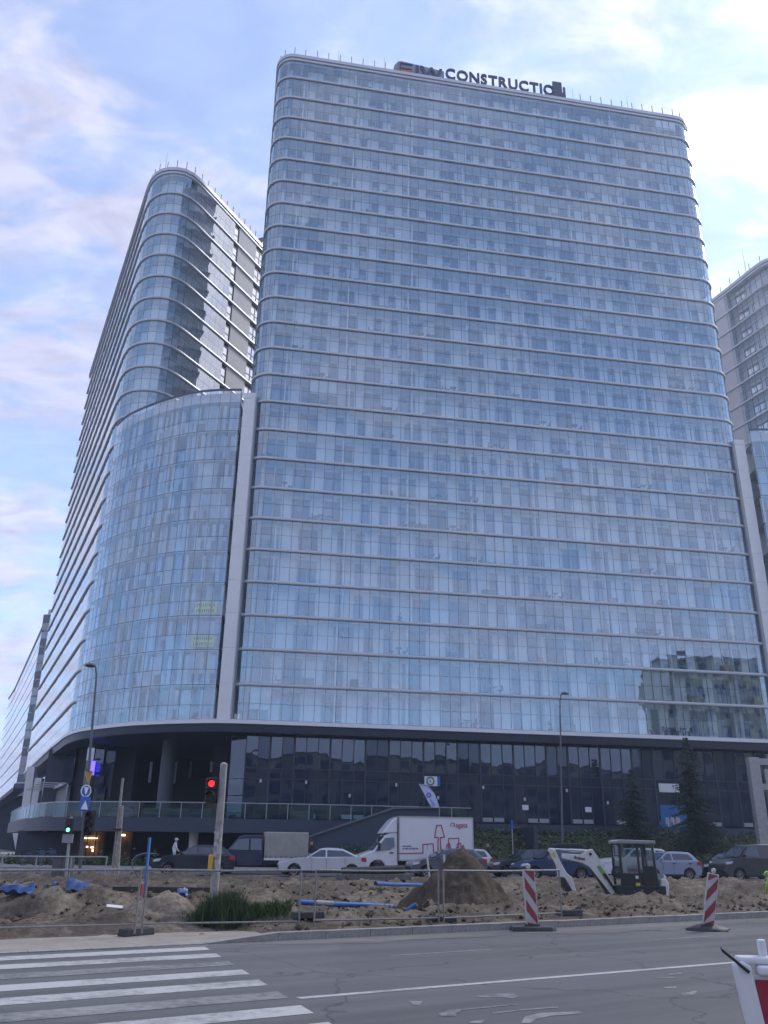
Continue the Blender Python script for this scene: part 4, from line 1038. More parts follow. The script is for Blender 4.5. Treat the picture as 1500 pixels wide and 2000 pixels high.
# terrace furniture seen through the balustrade
M_furn = mat('rattan', (.05, .06, .075), .7)
for j, (px, Y) in enumerate(((300, 67.5), (345, 68), (388, 67.2), (590, 69), (235, 69))):
    p_ = V(px, 1590, Y); lab = ('first', 'second', 'third', 'fourth', 'fifth')[j]
    t_ = thing('terrace_sofa', ['dark sofa on the terrace, left of the round column', 'dark sofa on the terrace below the round column', 'dark sofa on the terrace behind the red signal pole', 'dark sofa on the terrace at the ramp end of the balustrade', 'leftmost dark sofa on the terrace behind the balustrade'][j], 'sofa', (p_.x, Y, TZ), group='terrace sofas')
    MB().box((0, 0, .2), (1.7, .7, .4)).build('seat', M_furn, t_, bevel=.04); MB().box((0, .32, .5), (1.7, .14, .5)).build('backrest', M_furn, t_, bevel=.04)
    for s_ in (-1, 1): MB().box((s_ * .82, 0, .42), (.12, .7, .3)).build('armrest', M_furn, t_, bevel=.03)
# undercroft: back wall, shop fronts with warm light, columns
MB().box((-12, 73.5, 1.3), (34, .3, 2.4), rz=.06).build('undercroft_wall', M_dark, ter, world_parts=True)
cp_ = V(378, 1640, 67.2); MB().tube([(cp_.x, 67.2, .2), (cp_.x, 67.2, TZ - .9)], [.28, .36], 16).build('column', M_fin, ter, smooth=50, world_parts=True)
M_warm = mat('shop_interior', (.24, .13, .075), .7, var=.3, vscale=2); M_lamp = mat('warm_lamp', (1, .8, .5), .5, emit=(1.0, .72, .38), estr=2.6)
p_ = V(179, 1645, 71.5); q_ = V(179, 1620, 71.5)
MB().box((p_.x, 71.7, 1.5), (2.0, .1, 2.3)).build('shop_front', M_warm, ter, world_parts=True)
p_ = V(240, 1655, 71.5); MB().box((p_.x, 71.9, 1.4), (1.1, .1, 2.2)).build('shop_front', M_warm, ter, world_parts=True)
def lampbox(px, py, Y, w, h): q = V(px, py, Y); MB().box(q, (w, .06, h)).build('light_fitting', M_lamp, ter, world_parts=True)
lampbox(176, 1637, 71.5, 1.15, .05); lampbox(170, 1654, 71.4, .12, .1); lampbox(180, 1655, 71.4, .22, .09); lampbox(181, 1661, 71.4, .09, .16); lampbox(241, 1631, 71.5, .28, .12)
M_shopw = mat('shop_mullion', (.035, .035, .04), .5)
p_ = V(179, 1645, 71.4); b = MB()
for x_ in (-1, -.35, .3, 1): b.box((p_.x + x_, 71.42, 1.5), (.06, .08, 2.3))
b.build('shop_frame', M_shopw, ter, world_parts=True)
# red sign on the fascia's left end
rs = V(84, 1612, 72.6)
t_ = thing('shop_sign', 'small red sign with white lettering at the left end of the terrace', 'sign', rs, -.55)
MB().box((0, 0, 0), (1.35, .12, 1.0)).build('panel', mat('sign_red', (.38, .04, .07), .5), t_)
text_obj('lettering', 'me', .75, mat('sign_white', (.75, .72, .72), .5), t_, frame((-.55, -.08, -.22), (1, 0, 0), (0, 0, 1)), .01, .01)

# ramp wall and the planted bank
rw = thing('ramp_wall', 'dark sloping ramp wall rising towards the podium behind the white lorry', 'wall', (0, 65, 0))
w0 = V(545, 1655, 62.4); w1 = V(768, 1580, 65.0); w2 = V(858, 1579, 66.4)
b = MB(); pr = [(w0.x, .3), (w2.x, .3), (w2.x, w2.z), (w1.x, w1.z), (w0.x, w0.z)]
def yr(x): return 62.4 + (x - w0.x) / (w2.x - w0.x) * 4.0
b.prism(pr, lambda p: (p[0], yr(p[0]), p[1]), lambda p: (p[0], yr(p[0]) + .3, p[1])); b.build('wall', M_fascia, rw, world_parts=True)
b = MB(); b.bar((w0.x, yr(w0.x) - .02, w0.z + .05), (w1.x, yr(w1.x) - .02, w1.z + .05), .4, .1); b.bar((w1.x, yr(w1.x) - .02, w1.z + .05), (w2.x, yr(w2.x) - .02, w2.z + .05), .4, .1); b.build('coping', mat('coping', (.11, .125, .15), .5), rw, world_parts=True)
MB().box(((w2.x + 6.5), 72.4, 1.5), (.3, 12, 3.4), rz=.1).build('end_wall', M_fascia, rw, world_parts=True)
pl = thing('plinth_wall', 'long dark plinth wall above the planted bank', 'wall', (24, 74, 0))
a = pod_at(14.0, -1.2); c = pod_at(66, -1.2); dd = c - a
MB().box(((a.x + c.x) / 2, (a.y + c.y) / 2, 2.35), (dd.length, 2.6, 2.3), rz=RZM).build('wall', M_fascia, pl, world_parts=True)
# bank surface
def bank_z(x, y):                            # rises from the far sidewalk to the plinth
    q = Vector((x, y)); off = (q - C1).dot(n2)
    return .28 + np.clip((off + 11.5) / 7.5, 0, 1) * 2.4
M_earth = mat('bank_earth', (.055, .062, .035), .95, var=.4, vscale=1.5)
b = MB(); nx, ny = 60, 10; vs = []
for j in range(ny + 1):
    for i in range(nx + 1):
        s = 8.0 + 58 * i / nx; off = -11.5 + 9.2 * j / ny
        q = C1 + e2 * s + n2 * off; vs.append((q.x, q.y, bank_z(q.x, q.y)))
b.add(vs, [(j * (nx + 1) + i, j * (nx + 1) + i + 1, (j + 1) * (nx + 1) + i + 1, (j + 1) * (nx + 1) + i) for j in range(ny) for i in range(nx)])
struct(b.build('bank', M_earth))
def leaves(n, place, size, mats, name, label, cat, seed):
    r_ = random.Random(seed); b = MB()
    for i in range(n):
        p, up = place(r_); s = size * r_.uniform(.6, 1.4)
        u = Vector((r_.gauss(0, 1), r_.gauss(0, 1), r_.gauss(0, .6))).normalized(); w = u.cross(Vector((r_.gauss(0, .6), r_.gauss(0, .6), 1)).normalized())
        if w.length < .1: continue
        w.normalize(); p = Vector(p)
        b.add([p - u * s, p + w * s * .55, p + u * s, p - w * s * .55], [(0, 1, 2, 3)], r_.choice(range(len(mats))))
    o = b.build(name, mats); 
    return tag(o, label, cat, kind='stuff')
M_l1 = mat('leaf_dark', (.030, .056, .020), .7); M_l2 = mat('leaf_mid', (.060, .105, .032), .7); M_l3 = mat('leaf_light', (.10, .15, .045), .7)
def on_bank(r_):
    s = 8 + 58 * r_.random(); off = -11.6 + 9.2 * r_.random(); q = C1 + e2 * s + n2 * off
    cl = .5 + .5 * math.sin(s * 1.3 + off) * math.sin(off * 2.1 + s * .4)
    return (q.x, q.y, bank_z(q.x, q.y) + r_.random() ** 1.5 * (.25 + .5 * cl)), 1
leaves(16000, on_bank, .13, [M_l1, M_l1, M_l2, M_l3], 'ground_cover', 'dense green ground cover over the bank behind the parked cars', 'shrubs', 4)
def strip_left(r_):
    return (random.Random(r_.random()).uniform(-27, -13), 61.5 + r_.gauss(0, .5) + 0, .3 + abs(r_.gauss(0, .28))), 1
leaves(3000, strip_left, .10, [M_l1, M_l2], 'low_hedge', 'low green hedge along the far pavement at the left', 'hedge', 6)

# ------------------------------------------------------------------ buildings behind the camera: seen only mirrored in the glass
def block(name, label, loc, w, d, h, rz, M_, floors, cols):
    t_ = thing(name, label, 'building', loc, rz)
    MB().box((0, 0, h / 2), (w, d, h)).build('wall', M_, t_)
    MB().box((0, 0, h + .2), (w + .6, d + .6, .4)).build('roof', mat('block_roof', (.12, .11, .10), .8), t_)
    me = MB().box((0, 0, 0), (w / cols * .5, .12, h / floors * .52)).mesh('window', [M_pgl2])
    bal = MB().box((0, 0, 0), (w / cols * .9, 1.0, h / floors * .34)).mesh('balcony', [mat('balcony_front', (.30, .29, .26), .8)])
    for f_ in range(floors):
        for c_ in range(cols):
            x = -w / 2 + w / cols * (c_ + .5); z = h / floors * (f_ + .55)
            link_mesh('window', me, t_, (x, d / 2 + .02, z))
            if c_ % 3 == 1: link_mesh('balcony', bal, t_, (x, d / 2 + .5, z - h / floors * .28))
    return t_
M_bt = mat('block_tan', (.34, .31, .24), .9, var=.15, vscale=.3); M_bt2 = mat('block_olive', (.50, .49, .38), .9, var=.12, vscale=.3)
block('apartment_block', 'long tan apartment block mirrored in the podium glass', (30, -62, 0), 230, 14, 21.0, .06, M_bt, 5, 40)
block('apartment_block', 'taller olive apartment block mirrored at the right of the broad tower', (82.9, 14.3, 0), 17.6, 16, 33.3, .407, M_bt2, 9, 6)

# ------------------------------------------------------------------ vehicles on the far road
M_tyre = mat('tyre', (0.018, 0.018, 0.02), 0.85); M_rim = mat('alloy', (0.42, 0.43, 0.45), 0.3, metal=.8); M_blk = mat('black_trim', (0.015, 0.016, 0.019), .5)
M_cgl = glass('car_glass', None, .06, 1.5, (.85, .92, 1), dark=(0.018, 0.024, 0.032)); M_head = mat('headlight', (.62, .64, .66), .15, spec=.8); M_tail = mat('tail_light', (.36, .03, .035), .25)
M_plate = mat('number_plate', (.65, .65, .63), .5); M_chrome = mat('chrome', (.6, .62, .64), .2, metal=.9)
FARZ = .14
def paint(name, col, metal=.25): return mat('paint_' + name, col, .28, metal=metal, coat=.6, spec=.5)
def wheel_meshes(r, w=.2, hub=False):
    t = MB().lathe([(r * .62, -w / 2), (r * .93, -w / 2), (r, -w * .32), (r, w * .32), (r * .93, w / 2), (r * .62, w / 2)], (0, 0, 0), (0, 1, 0), 24).mesh('tyre', [M_tyre], 40)
    b = MB(); b.disc((0, .0, 0), (0, 1, 0), r * .63, 24, 1); b.lathe([(r * .64, .03), (r * .64, w / 2 - .01), (r * .55, w / 2 - .015), (r * .54, .03)], (0, 0, 0), (0, 1, 0), 24)
    for sgn in (1, -1):
        for k in range(7 if not hub else 9):
            a = 2 * math.pi * k / (7 if not hub else 9); d_ = Vector((math.cos(a), 0, math.sin(a)))
            b.bar(d_ * r * .08 + Vector((0, sgn * (w / 2 - .03), 0)), d_ * r * .58 + Vector((0, sgn * (w / 2 - .03), 0)), .05, .03)
    b.lathe([(0.001, w / 2), (r * .13, w / 2), (r * .13, 0)], (0, 0, 0), (0, 1, 0), 12); b.lathe([(0.001, -w / 2), (r * .13, -w / 2), (r * .13, 0)], (0, 0, 0), (0, 1, 0), 12)
    return t, b.mesh('rim', [M_rim, M_blk], 40)
WH = {}
def wheel(root, x, y, r):
    if r not in WH: WH[r] = wheel_meshes(r)
    o = bpy.data.objects.new('wheel', WH[r][0]); COL.objects.link(o); o.parent = root; o.location = (x, y, r); o.rotation_euler = (0, random.uniform(0, 1), 0)
    rm = bpy.data.objects.new('rim', WH[r][1]); COL.objects.link(rm); rm.parent = o
    return o
def arch(cx, r, z0, n=9): 
    a0 = math.asin((z0 - .31) / r) if abs(z0 - .31) < r else 0
    return [(cx + r * math.cos(t), .31 + r * math.sin(t)) for t in [math.pi - a0 - (math.pi - 2 * a0) * k / n for k in range(n + 1)]]
KINDS = dict(
    hatch=dict(L=4.2, W=1.78, H=1.49, nose=.66, hood=.98, xc=.95, xa=.10, xm=-.55, xr=-1.50, xd=-1.98, belt=.98, tail=1.00),
    small=dict(L=3.75, W=1.66, H=1.49, nose=.68, hood=.98, xc=.85, xa=.12, xm=-.40, xr=-1.38, xd=-1.78, belt=.98, tail=1.02),
    sedan=dict(L=4.63, W=1.80, H=1.435, nose=.62, hood=.93, xc=1.02, xa=.12, xm=-.45, xr=-1.15, xd=-1.95, belt=.94, tail=1.02),
    wagon=dict(L=4.6, W=1.80, H=1.50, nose=.66, hood=.97, xc=1.00, xa=.15, xm=-.5, xr=-1.85, xd=-2.20, belt=.97, tail=1.00),
    mpv=dict(L=4.5, W=1.80, H=1.64, nose=.72, hood=1.05, xc=1.22, xa=.30, xm=-.4, xr=-1.80, xd=-2.12, belt=1.02, tail=1.05),
    suv=dict(L=4.5, W=1.84, H=1.66, nose=.80, hood=1.10, xc=.98, xa=.22, xm=-.4, xr=-1.70, xd=-2.10, belt=1.10, tail=1.12),
    van=dict(L=5.0, W=1.92, H=1.93, nose=.86, hood=1.18, xc=1.62, xa=.78, xm=.2, xr=-2.32, xd=-2.46, belt=1.22, tail=1.25))
def chaikin(pts, n=2):
    for _ in range(n):
        q = [pts[0]]
        for i in range(len(pts) - 1):
            a, c = pts[i], pts[i + 1]; q += [(a[0] * .75 + c[0] * .25, a[1] * .75 + c[1] * .25), (a[0] * .25 + c[0] * .75, a[1] * .25 + c[1] * .75)]
        q.append(pts[-1]); pts = q
    return pts
def car(kind, label, M_, pos, rz, trim=None, roofbox=False, cat='car', group=None, plastic=False):
    k = KINDS[kind]; L, W, H = k['L'], k['W'], k['H']; f, r = L / 2, -L / 2; rw = .31 if kind not in ('suv', 'van', 'mpv') else .33
    root = thing('parked_car' if cat == 'car' else 'parked_van', label, cat, pos, rz, group)
    xf, xb = f - .82, r + .78; ar_ = rw + .055
    poly = [(f - .10, .24), (f - .01, .40), (f, .52), (f - .04, k['nose']), (f - .22, k['nose'] + .12), (k['xc'] + .45, k['hood'] - .03), (k['xc'], k['hood'] + .02)]
    poly += [(0, k['belt']), (k['xd'] + .2, k['tail'] - .01), (k['xd'] - .02 if kind == 'sedan' else k['xd'], k['tail'])]
    if kind == 'sedan': poly += [(r + .06, 1.0)]
    poly += [(r + .03, .80), (r, .58), (r + .02, .42), (r + .12, .26)]
    poly = chaikin(poly, 2)
    poly += arch(xb, ar_, .25) + arch(xf, ar_, .25)
    hw = W / 2
    b = MB(); b.prism(poly, lambda p: (p[0], -hw + max(0, p[1] - .75) * .10, p[1]), lambda p: (p[0], hw - max(0, p[1] - .75) * .10, p[1]))
    body = b.build('body', M_, root, smooth=32, bevel=.055, seg=3)
    wb, wt = hw - .05, hw - .24
    gh = [(k['xc'] - .02, k['hood'] - .04), (k['xa'], H - .05), (k['xm'] + .3, H - .005), (k['xm'], H), (k['xr'] + .3, H - .03), (k['xr'], H - .07), (k['xd'] + .02, k['tail'] - .05)]
    gh = chaikin(gh, 2)
    yz = lambda z: wb + (wt - wb) * max(0, (z - k['belt'])) / (H - k['belt'])
    MB().prism(gh, lambda p: (p[0], -yz(p[1]), p[1]), lambda p: (p[0], yz(p[1]), p[1])).build('cabin', M_, root, smooth=32, bevel=.05, seg=3)
    xB = -.18 if kind != 'van' else .25
    bl, tz = k['belt'] + .05, H - .12
    def xfront(z): t = (z - k['hood']) / (H - .05 - k['hood']); return k['xc'] - .02 + (k['xa'] - k['xc'] + .02) * t
    def xrear(z): t = (z - k['tail']) / (H - .07 - k['tail']); return k['xd'] + .02 + (k['xr'] - k['xd'] - .02) * t
    sidew = [[(xfront(bl) - .16, bl), (xfront(tz) - .13, tz), (xB + .04, tz + .01), (xB + .04, bl)]]
    if kind != 'van': sidew.append([(xB - .04, bl), (xB - .04, tz + .01), (xrear(tz) + .22, tz - .02), (xrear(bl) + .30, bl + .03)])
    if kind in ('wagon', 'mpv', 'suv'): 
        c_ = xrear(bl) + .95; sidew[1] = [(xB - .04, bl), (xB - .04, tz + .01), (c_ + .05, tz), (c_, bl)]; sidew.append([(c_ - .06, bl), (c_ - .02, tz), (xrear(tz) + .16, tz - .03), (xrear(bl) + .26, bl + .05)])
    for w_ in sidew:
        for s_ in (-1, 1):
            b = MB(); b.prism(w_, lambda p: (p[0], s_ * (yz(p[1]) + .002), p[1]), lambda p: (p[0], s_ * (yz(p[1]) + .014), p[1])); b.build('side_window', M_cgl, root)
    if trim:
        b = MB()
        for s_ in (-1, 1):
            pts = [(xfront(bl) - .10, s_ * (yz(bl) + .02), bl - .02), (xrear(bl) + .25, s_ * (yz(bl) + .02), bl)]; b.bar(*pts, .02, .03)
            b.bar((xfront(bl) - .10, s_ * (yz(bl) + .02), bl), (xfront(tz) - .08, s_ * (yz(tz) + .02), tz + .03), .02, .03); b.bar((xfront(tz) - .08, s_ * (yz(tz) + .02), tz + .03), (xrear(tz) + .2, s_ * (yz(tz) + .02), tz + .01), .02, .03)
        b.build('window_trim', M_chrome, root)
    for (xa_, za_, xb_, zb_, nm) in ((xfront(k['hood'] + .06), k['hood'] + .06, xfront(H - .10), H - .10, 'windscreen'), (xrear(k['tail'] + .08), k['tail'] + .08, xrear(H - .12), H - .12, 'rear_window')):
        s_ = .012 if nm == 'windscreen' else -.012; ya, yb = yz(za_) - .07, yz(zb_) - .07
        MB().add([(xa_ + s_, -ya, za_ + .012), (xa_ + s_, ya, za_ + .012), (xb_ + s_, yb, zb_ + .012), (xb_ + s_, -yb, zb_ + .012)], [(0, 1, 2, 3)]).build(nm, M_cgl, root)
    for s_ in (-1, 1):
        MB().prism([(f - .07, k['nose'] - .02), (f - .12, k['nose'] + .11), (f - .48, k['nose'] + .16), (f - .40, k['nose'] + .03)], lambda p: (p[0], s_ * (hw - .16), p[1]), lambda p: (p[0], s_ * (hw + .006), p[1])).build('headlight', M_head, root, bevel=.015)
        MB().prism([(r + .0, .74), (r + .30, .80), (r + .26, .98), (r + .02, .98)], lambda p: (p[0], s_ * (hw - .2), p[1]), lambda p: (p[0], s_ * (hw + .004 - max(0, p[1] - .75) * .06), p[1])).build('tail_light', M_tail, root, bevel=.015)
        for x_ in ((xB - .05, xB - 1.02) if kind != 'van' else (xB + .08,)): MB().box((x_, s_ * (hw + .005), k['belt'] - .11), (.2, .03, .03)).build('door_handle', M_ if kind == 'sedan' else M_blk, root)
        MB().box((xfront(bl) - .22, s_ * (hw + .08), bl + .05), (.12, .2, .14)).build('mirror', M_, root, bevel=.03)
        MB().box(((xf + xb) / 2, s_ * (hw - .02), .27), (xf - xb - ar_ * 2 - .05, .06, .10)).build('sill', M_blk if not trim else M_, root)
        for x_ in (xB, xfront(bl) - .30, xB - .98): MB().box((x_, s_ * (hw - .001), .62), (.012, .006, .62)).build('door_gap', M_blk, root)
        for x_ in (xf, xb): wheel(root, x_, s_ * (hw - .12), rw)
    MB().box((f - .0, 0, .50), (.05, W * .62, .16)).build('grille', M_blk, root); MB().box((r + .005, 0, .72), (.03, .52, .12)).build('number_plate', M_plate, root)
    MB().box((0, 0, .30), (L - 1.0, W - .5, .2)).build('underbody', M_blk, root)
    if roofbox:
        MB().prism([(-1.0, H + .10), (.75, H + .10), (1.0, H + .20), (.6, H + .36), (-.7, H + .40), (-1.05, H + .28)], lambda p: (p[0] - .3, -.42, p[1]), lambda p: (p[0] - .3, .42, p[1])).build('roof_box', M_blk, root, smooth=40, bevel=.06, seg=3)
        for x_ in (.3, -.9): MB().box((x_, 0, H + .05), (.06, 1.1, .10)).build('roof_bar', M_blk, root)
    return root
HEAD = math.pi + .175
def car_px(kind, label, M_, pl_, pr_, Yn, **kw):
    Yc = Yn + KINDS[kind]['W'] / 2 * .95; p = V((pl_ + pr_) / 2, 1690, Yc)
    return car(kind, label, M_, (p.x, Yc, FARZ), HEAD + random.gauss(0, .012), **kw)
GR = 'vehicles queueing on the far road'
car_px('hatch', 'dark navy hatchback facing left, behind the pole with the yellow box', paint('navy', (.020, .027, .045)), 298, 457, 47.0, group=GR)
car_px('sedan', 'silver saloon with dark windows, in front of the lorry cab', paint('silver', (.58, .60, .64), .35), 538, 716, 47.8, group=GR)
car_px('hatch', 'grey car half hidden behind the brown soil cone', paint('slate', (.10, .11, .145), .4), 795, 945, 48.8, group=GR)
car_px('wagon', 'white estate car, only its rear showing beside the lorry', paint('white', (.66, .67, .69), 0), 802, 966, 52.6, group=GR)
car_px('wagon', 'dark grey estate with bright window trim, left of the blue car', paint('graphite', (.045, .052, .066), .4), 948, 1110, 51.2, trim=True, group=GR)
car_px('hatch', 'dark blue hatchback behind the digger arm', paint('blue', (.018, .040, .115), .3), 1000, 1155, 48.6, group=GR)
car_px('wagon', 'dark car carrying a black roof box', paint('charcoal', (.035, .037, .042), .3), 1020, 1175, 54.6, roofbox=True, group=GR)
car_px('suv', 'white off-road car seen past the digger cab', paint('white', (.66, .67, .69), 0), 1160, 1312, 52.8, group=GR)
car_px('small', 'pale blue-silver hatchback right of the digger', paint('paleblue', (.27, .32, .46), .5), 1228, 1364, 50.6, group=GR)
car_px('wagon', 'black car between the pale blue hatchback and the grey van', paint('black', (.016, .017, .021), .2), 1352, 1500, 55.4, group=GR)
car_px('van', 'dark grey van at the right edge of the far road', paint('anthracite', (.050, .052, .060), .35), 1392, 1562, 52.0, cat='van', group=GR)

# dark blue crew-cab pickup with a grey tarpaulin box
p = V(504, 1690, 51.6); M_navy = paint('deepblue', (.018, .026, .075))
pk = thing('parked_pickup', 'dark blue crew-cab pickup with a grey tarpaulin box', 'pickup', (p.x, 51.6, FARZ), HEAD, GR)
cab = [(2.45, .35), (2.55, .75), (2.40, 1.08), (1.75, 1.25), (1.15, 1.95), (.9, 2.03), (-.15, 2.05), (-.22, .45), (-.2, .35)] 
MB().prism([(2.45, .35), (2.55, .75), (2.40, 1.08), (1.75, 1.25), (1.15, 1.95), (.9, 2.03), (-.15, 2.05), (-.22, .45), (1.2, .4), (1.25, .6), (1.5, .8), (1.85, .8), (2.1, .6), (2.15, .38)], lambda q: (q[0], -.92 + max(0, q[1] - 1.2) * .12, q[1]), lambda q: (q[0], .92 - max(0, q[1] - 1.2) * .12, q[1])).build('cab', M_navy, pk, smooth=32, bevel=.05, seg=3)
for s_ in (-1, 1):
    yy = lambda z: .93 - max(0, z - 1.2) * .12
    for w_ in ([(1.65, 1.28), (1.18, 1.82), (.62, 1.86), (.62, 1.26)], [(.52, 1.26), (.52, 1.86), (-.08, 1.86), (-.08, 1.26)]): MB().prism(w_, lambda q: (q[0], s_ * (yy(q[1]) - .01), q[1]), lambda q: (q[0], s_ * (yy(q[1]) + .006), q[1])).build('side_window', M_cgl, pk)
    for x_ in (1.68, -1.6): wheel(pk, x_, s_ * .78, .33)
    MB().box((2.42, s_ * .7, .92), (.2, .36, .2)).build('headlight', M_head, pk, bevel=.02)
MB().box((-1.45, 0, .62), (2.5, 1.7, .16)).build('chassis', M_blk, pk)
MB().box((-1.48, 0, .80), (2.45, 1.98, .12)).build('bed', M_fin, pk)
M_tarp = mat('grey_tarpaulin', (.33, .32, .30), .75, var=.12, vscale=2.0, bump=.4, bscale=3)
b = MB()
b.box((-1.48, 0, 1.53), (2.45, 1.96, 1.38)); b.build('tarpaulin_box', M_tarp, pk, bevel=.05)
b = MB()
for x_ in np.linspace(-2.6, -.35, 9): b.box((x_, -.99, .92), (.03, .02, .14)); b.box((x_, .99, .92), (.03, .02, .14))
b.build('lacing', M_blk, pk)

# white box lorry
p = V(806, 1690, 51.9)
lo = thing('box_lorry', 'white box lorry with red line drawings and lettering', 'lorry', (p.x, 51.9, FARZ), HEAD, GR)
M_lw = paint('lorrywhite', (.70, .71, .74), 0); M_boxw = mat('box_white', (.70, .71, .75), .45, var=.03, vscale=1)
cabp = [(3.20, .42), (3.30, .62), (3.24, .92), (3.05, 1.12), (2.45, 1.32), (1.78, 2.12), (1.55, 2.24), (1.05, 2.28), (1.05, .45), (1.75, .45), (1.85, .68), (2.05, .82), (2.35, .82), (2.58, .68), (2.68, .42)]
MB().prism(cabp, lambda q: (q[0], -.99 + max(0, q[1] - 1.3) * .10, q[1]), lambda q: (q[0], .99 - max(0, q[1] - 1.3) * .10, q[1])).build('cab', M_lw, lo, smooth=32, bevel=.06, seg=3)
MB().prism([(1.06, 2.26), (1.95, 2.22), (1.75, 2.5), (1.35, 2.95), (1.15, 3.08), (1.06, 3.08)], lambda q: (q[0], -.95 + (q[1] - 2.2) * .05, q[1]), lambda q: (q[0], .95 - (q[1] - 2.2) * .05, q[1])).build('roof_fairing', M_lw, lo, smooth=40, bevel=.06, seg=3)
for s_ in (-1, 1):
    yy = lambda z: 1.0 - max(0, z - 1.3) * .10
    MB().prism([(2.36, 1.28), (1.78, 1.98), (1.28, 2.02), (1.24, 1.55), (1.5, 1.38)], lambda q: (q[0], s_ * (yy(q[1]) - .01), q[1]), lambda q: (q[0], s_ * (yy(q[1]) + .008), q[1])).build('side_window', M_cgl, lo)
    MB().box((1.42, s_ * 1.0, 1.22), (.22, .03, .05)).build('door_handle', M_blk, lo)
    MB().box((2.15, s_ * 1.14, 1.55), (.14, .24, .36)).build('mirror', M_blk, lo, bevel=.03)
    MB().box((3.14, s_ * .74, .98), (.22, .34, .2)).build('headlight', M_head, lo, bevel=.03)
    for x_ in (2.22, -1.7): wheel(lo, x_, s_ * .86, .35)
MB().add([(2.47, -.86, 1.36), (2.47, .86, 1.36), (1.83, .80, 2.10), (1.83, -.80, 2.10)], [(0, 1, 2, 3)]).build('windscreen', M_cgl, lo)
MB().box((-1.15, 0, 1.98), (4.30, 2.12, 2.32)).build('cargo_box', M_boxw, lo, bevel=.03)
b = MB(); 
for z_ in (.84, 3.12): b.box((-1.15, 0, z_), (4.34, 2.16, .07))
for x_ in (1.0, -3.29): b.box((x_, 0, 1.98), (.06, 2.16, 2.3))
b.build('box_frame', mat('box_frame', (.45, .46, .5), .4, metal=.5), lo)
MB().box((1.04, 0, 1.65), (.06, 1.9, 2.2)).build('gap', M_blk, lo); MB().box((-1.1, 0, .62), (4.6, 1.0, .3)).build('chassis', M_blk, lo)
# the drawing on the side facing the camera (local +y is away after the turn, so the near side is y > 0)
M_red = mat('drawing_red', (.40, .03, .085), .5); ys = 1.072
def S(px, py): # photo pixel on the near side of the cargo box -> local x, z
    d = ray(px, py); R_ = Matrix.Rotation(-HEAD, 3, 'Z'); o_ = R_ @ (Vector((0, 0, CAMH)) - Vector(lo.location)); dl = R_ @ d; t = (ys - o_.y) / dl.y; q = o_ + dl * t; return q.x, q.z
def stroke(pts, w, name='drawing'):
    b = MB()
    for i in range(len(pts) - 1):
        a = S(*pts[i]); c = S(*pts[i + 1]); A = Vector((a[0], ys + .004, a[1])); C = Vector((c[0], ys + .004, c[1])); d = (C - A).normalized() * w * .45
        b.bar(A - d, C + d, .012 if abs(d.z) < 2 else .012, w) if abs((C - A).x) >= abs((C - A).z) else b.box((A + C) / 2, ((w), .012, (C - A).length + w * .5), rot=Matrix.Rotation(math.atan2((C - A).x, (C - A).z), 3, 'Y'))
    return b.build(name, M_red, lo)
stroke([(779, 1667), (826, 1666), (826, 1649), (846, 1648), (847, 1668)], .05)
stroke([(855, 1668), (856, 1636), (849, 1635), (853, 1612), (862, 1612), (868, 1635), (860, 1636), (861, 1668)], .055)
stroke([(872, 1664), (873, 1649), (878, 1648), (880, 1656), (876, 1655), (876, 1638), (896, 1637), (896, 1655), (892, 1656), (894, 1648), (900, 1647), (901, 1664)], .05)
xa_, za_ = S(890, 1616); wtx = abs(S(913, 1613)[0] - xa_)
Mt = frame((xa_, ys + .01, za_), (-1, 0, 0), (0, 0, 1))
tm = text_obj('lettering', 'agata', .40, M_red, lo, Mt, .006, .0); wd = max(v.co.x for v in tm.data.vertices); tm.matrix_local = Mt @ Matrix.Scale(wtx / wd, 4, (1, 0, 0))
stroke([(879, 1614), (882, 1607), (887, 1608), (888, 1614), (884, 1613)], .035)
b = MB(); r_ = random.Random(5)
for (pa, pb_, yy_) in ((787, 804, 1652.6), (787, 816, 1657.4)):       # two rows of small print, too blurred to read
    xx_ = pa
    while xx_ < pb_:
        q = S(xx_, yy_); b.box((q[0], ys + .003, q[1]), (.035, .008, .065)); xx_ += r_.choice((1.5, 1.5, 1.9, 2.6))
b.build('address_lettering', mat('ink', (.10, .10, .13), .5), lo)
for z_ in (1651, 1656): 
    q = S(834.5, z_); MB().box((q[0], ys + .004, q[1]), (.05, .012, .05)).build('drawing_dot', M_blk, lo)

# ------------------------------------------------------------------ mini digger in its pit
xp = V(1243, 1740, 30.2)
dg = thing('mini_excavator', 'white and black mini digger with a green flash on its arm', 'excavator', (xp.x, 30.2, -.42), 0)
M_dw = mat('digger_white', (.60, .60, .59), .45, var=.12, vscale=4); M_db = mat('digger_black', (.020, .023, .027), .45); M_green = mat('digger_green', (.16, .34, .06), .5)
M_dgl = glass('digger_glass', (.62, .72, .74), .10, 1.5, (.9, .97, 1))
for s_ in (-1, 1): MB().prism([(-.85, .1), (-.7, .0), (.7, .0), (.85, .12), (.85, .3), (.7, .42), (-.7, .42), (-.85, .3)], lambda q: (q[0], s_ * .55, q[1]), lambda q: (q[0], s_ * .9, q[1])).build('track', M_tyre, dg, bevel=.03)
MB().box((0, 0, .48), (1.1, 1.0, .2)).build('turntable', M_db, dg)
MB().prism([(-.75, .56), (.72, .56), (.80, .80), (.80, 1.02), (-.78, 1.02)], lambda q: (q[0], -.62, q[1]), lambda q: (q[0], .75, q[1])).build('deck', M_db, dg, bevel=.04)
MB().prism([(.60, .62), (.86, .66), (.92, 1.08), (.84, 1.22), (.66, 1.24)], lambda q: (q[0], -.60, q[1]), lambda q: (q[0], .75, q[1])).build('counterweight', M_dw, dg, bevel=.05)
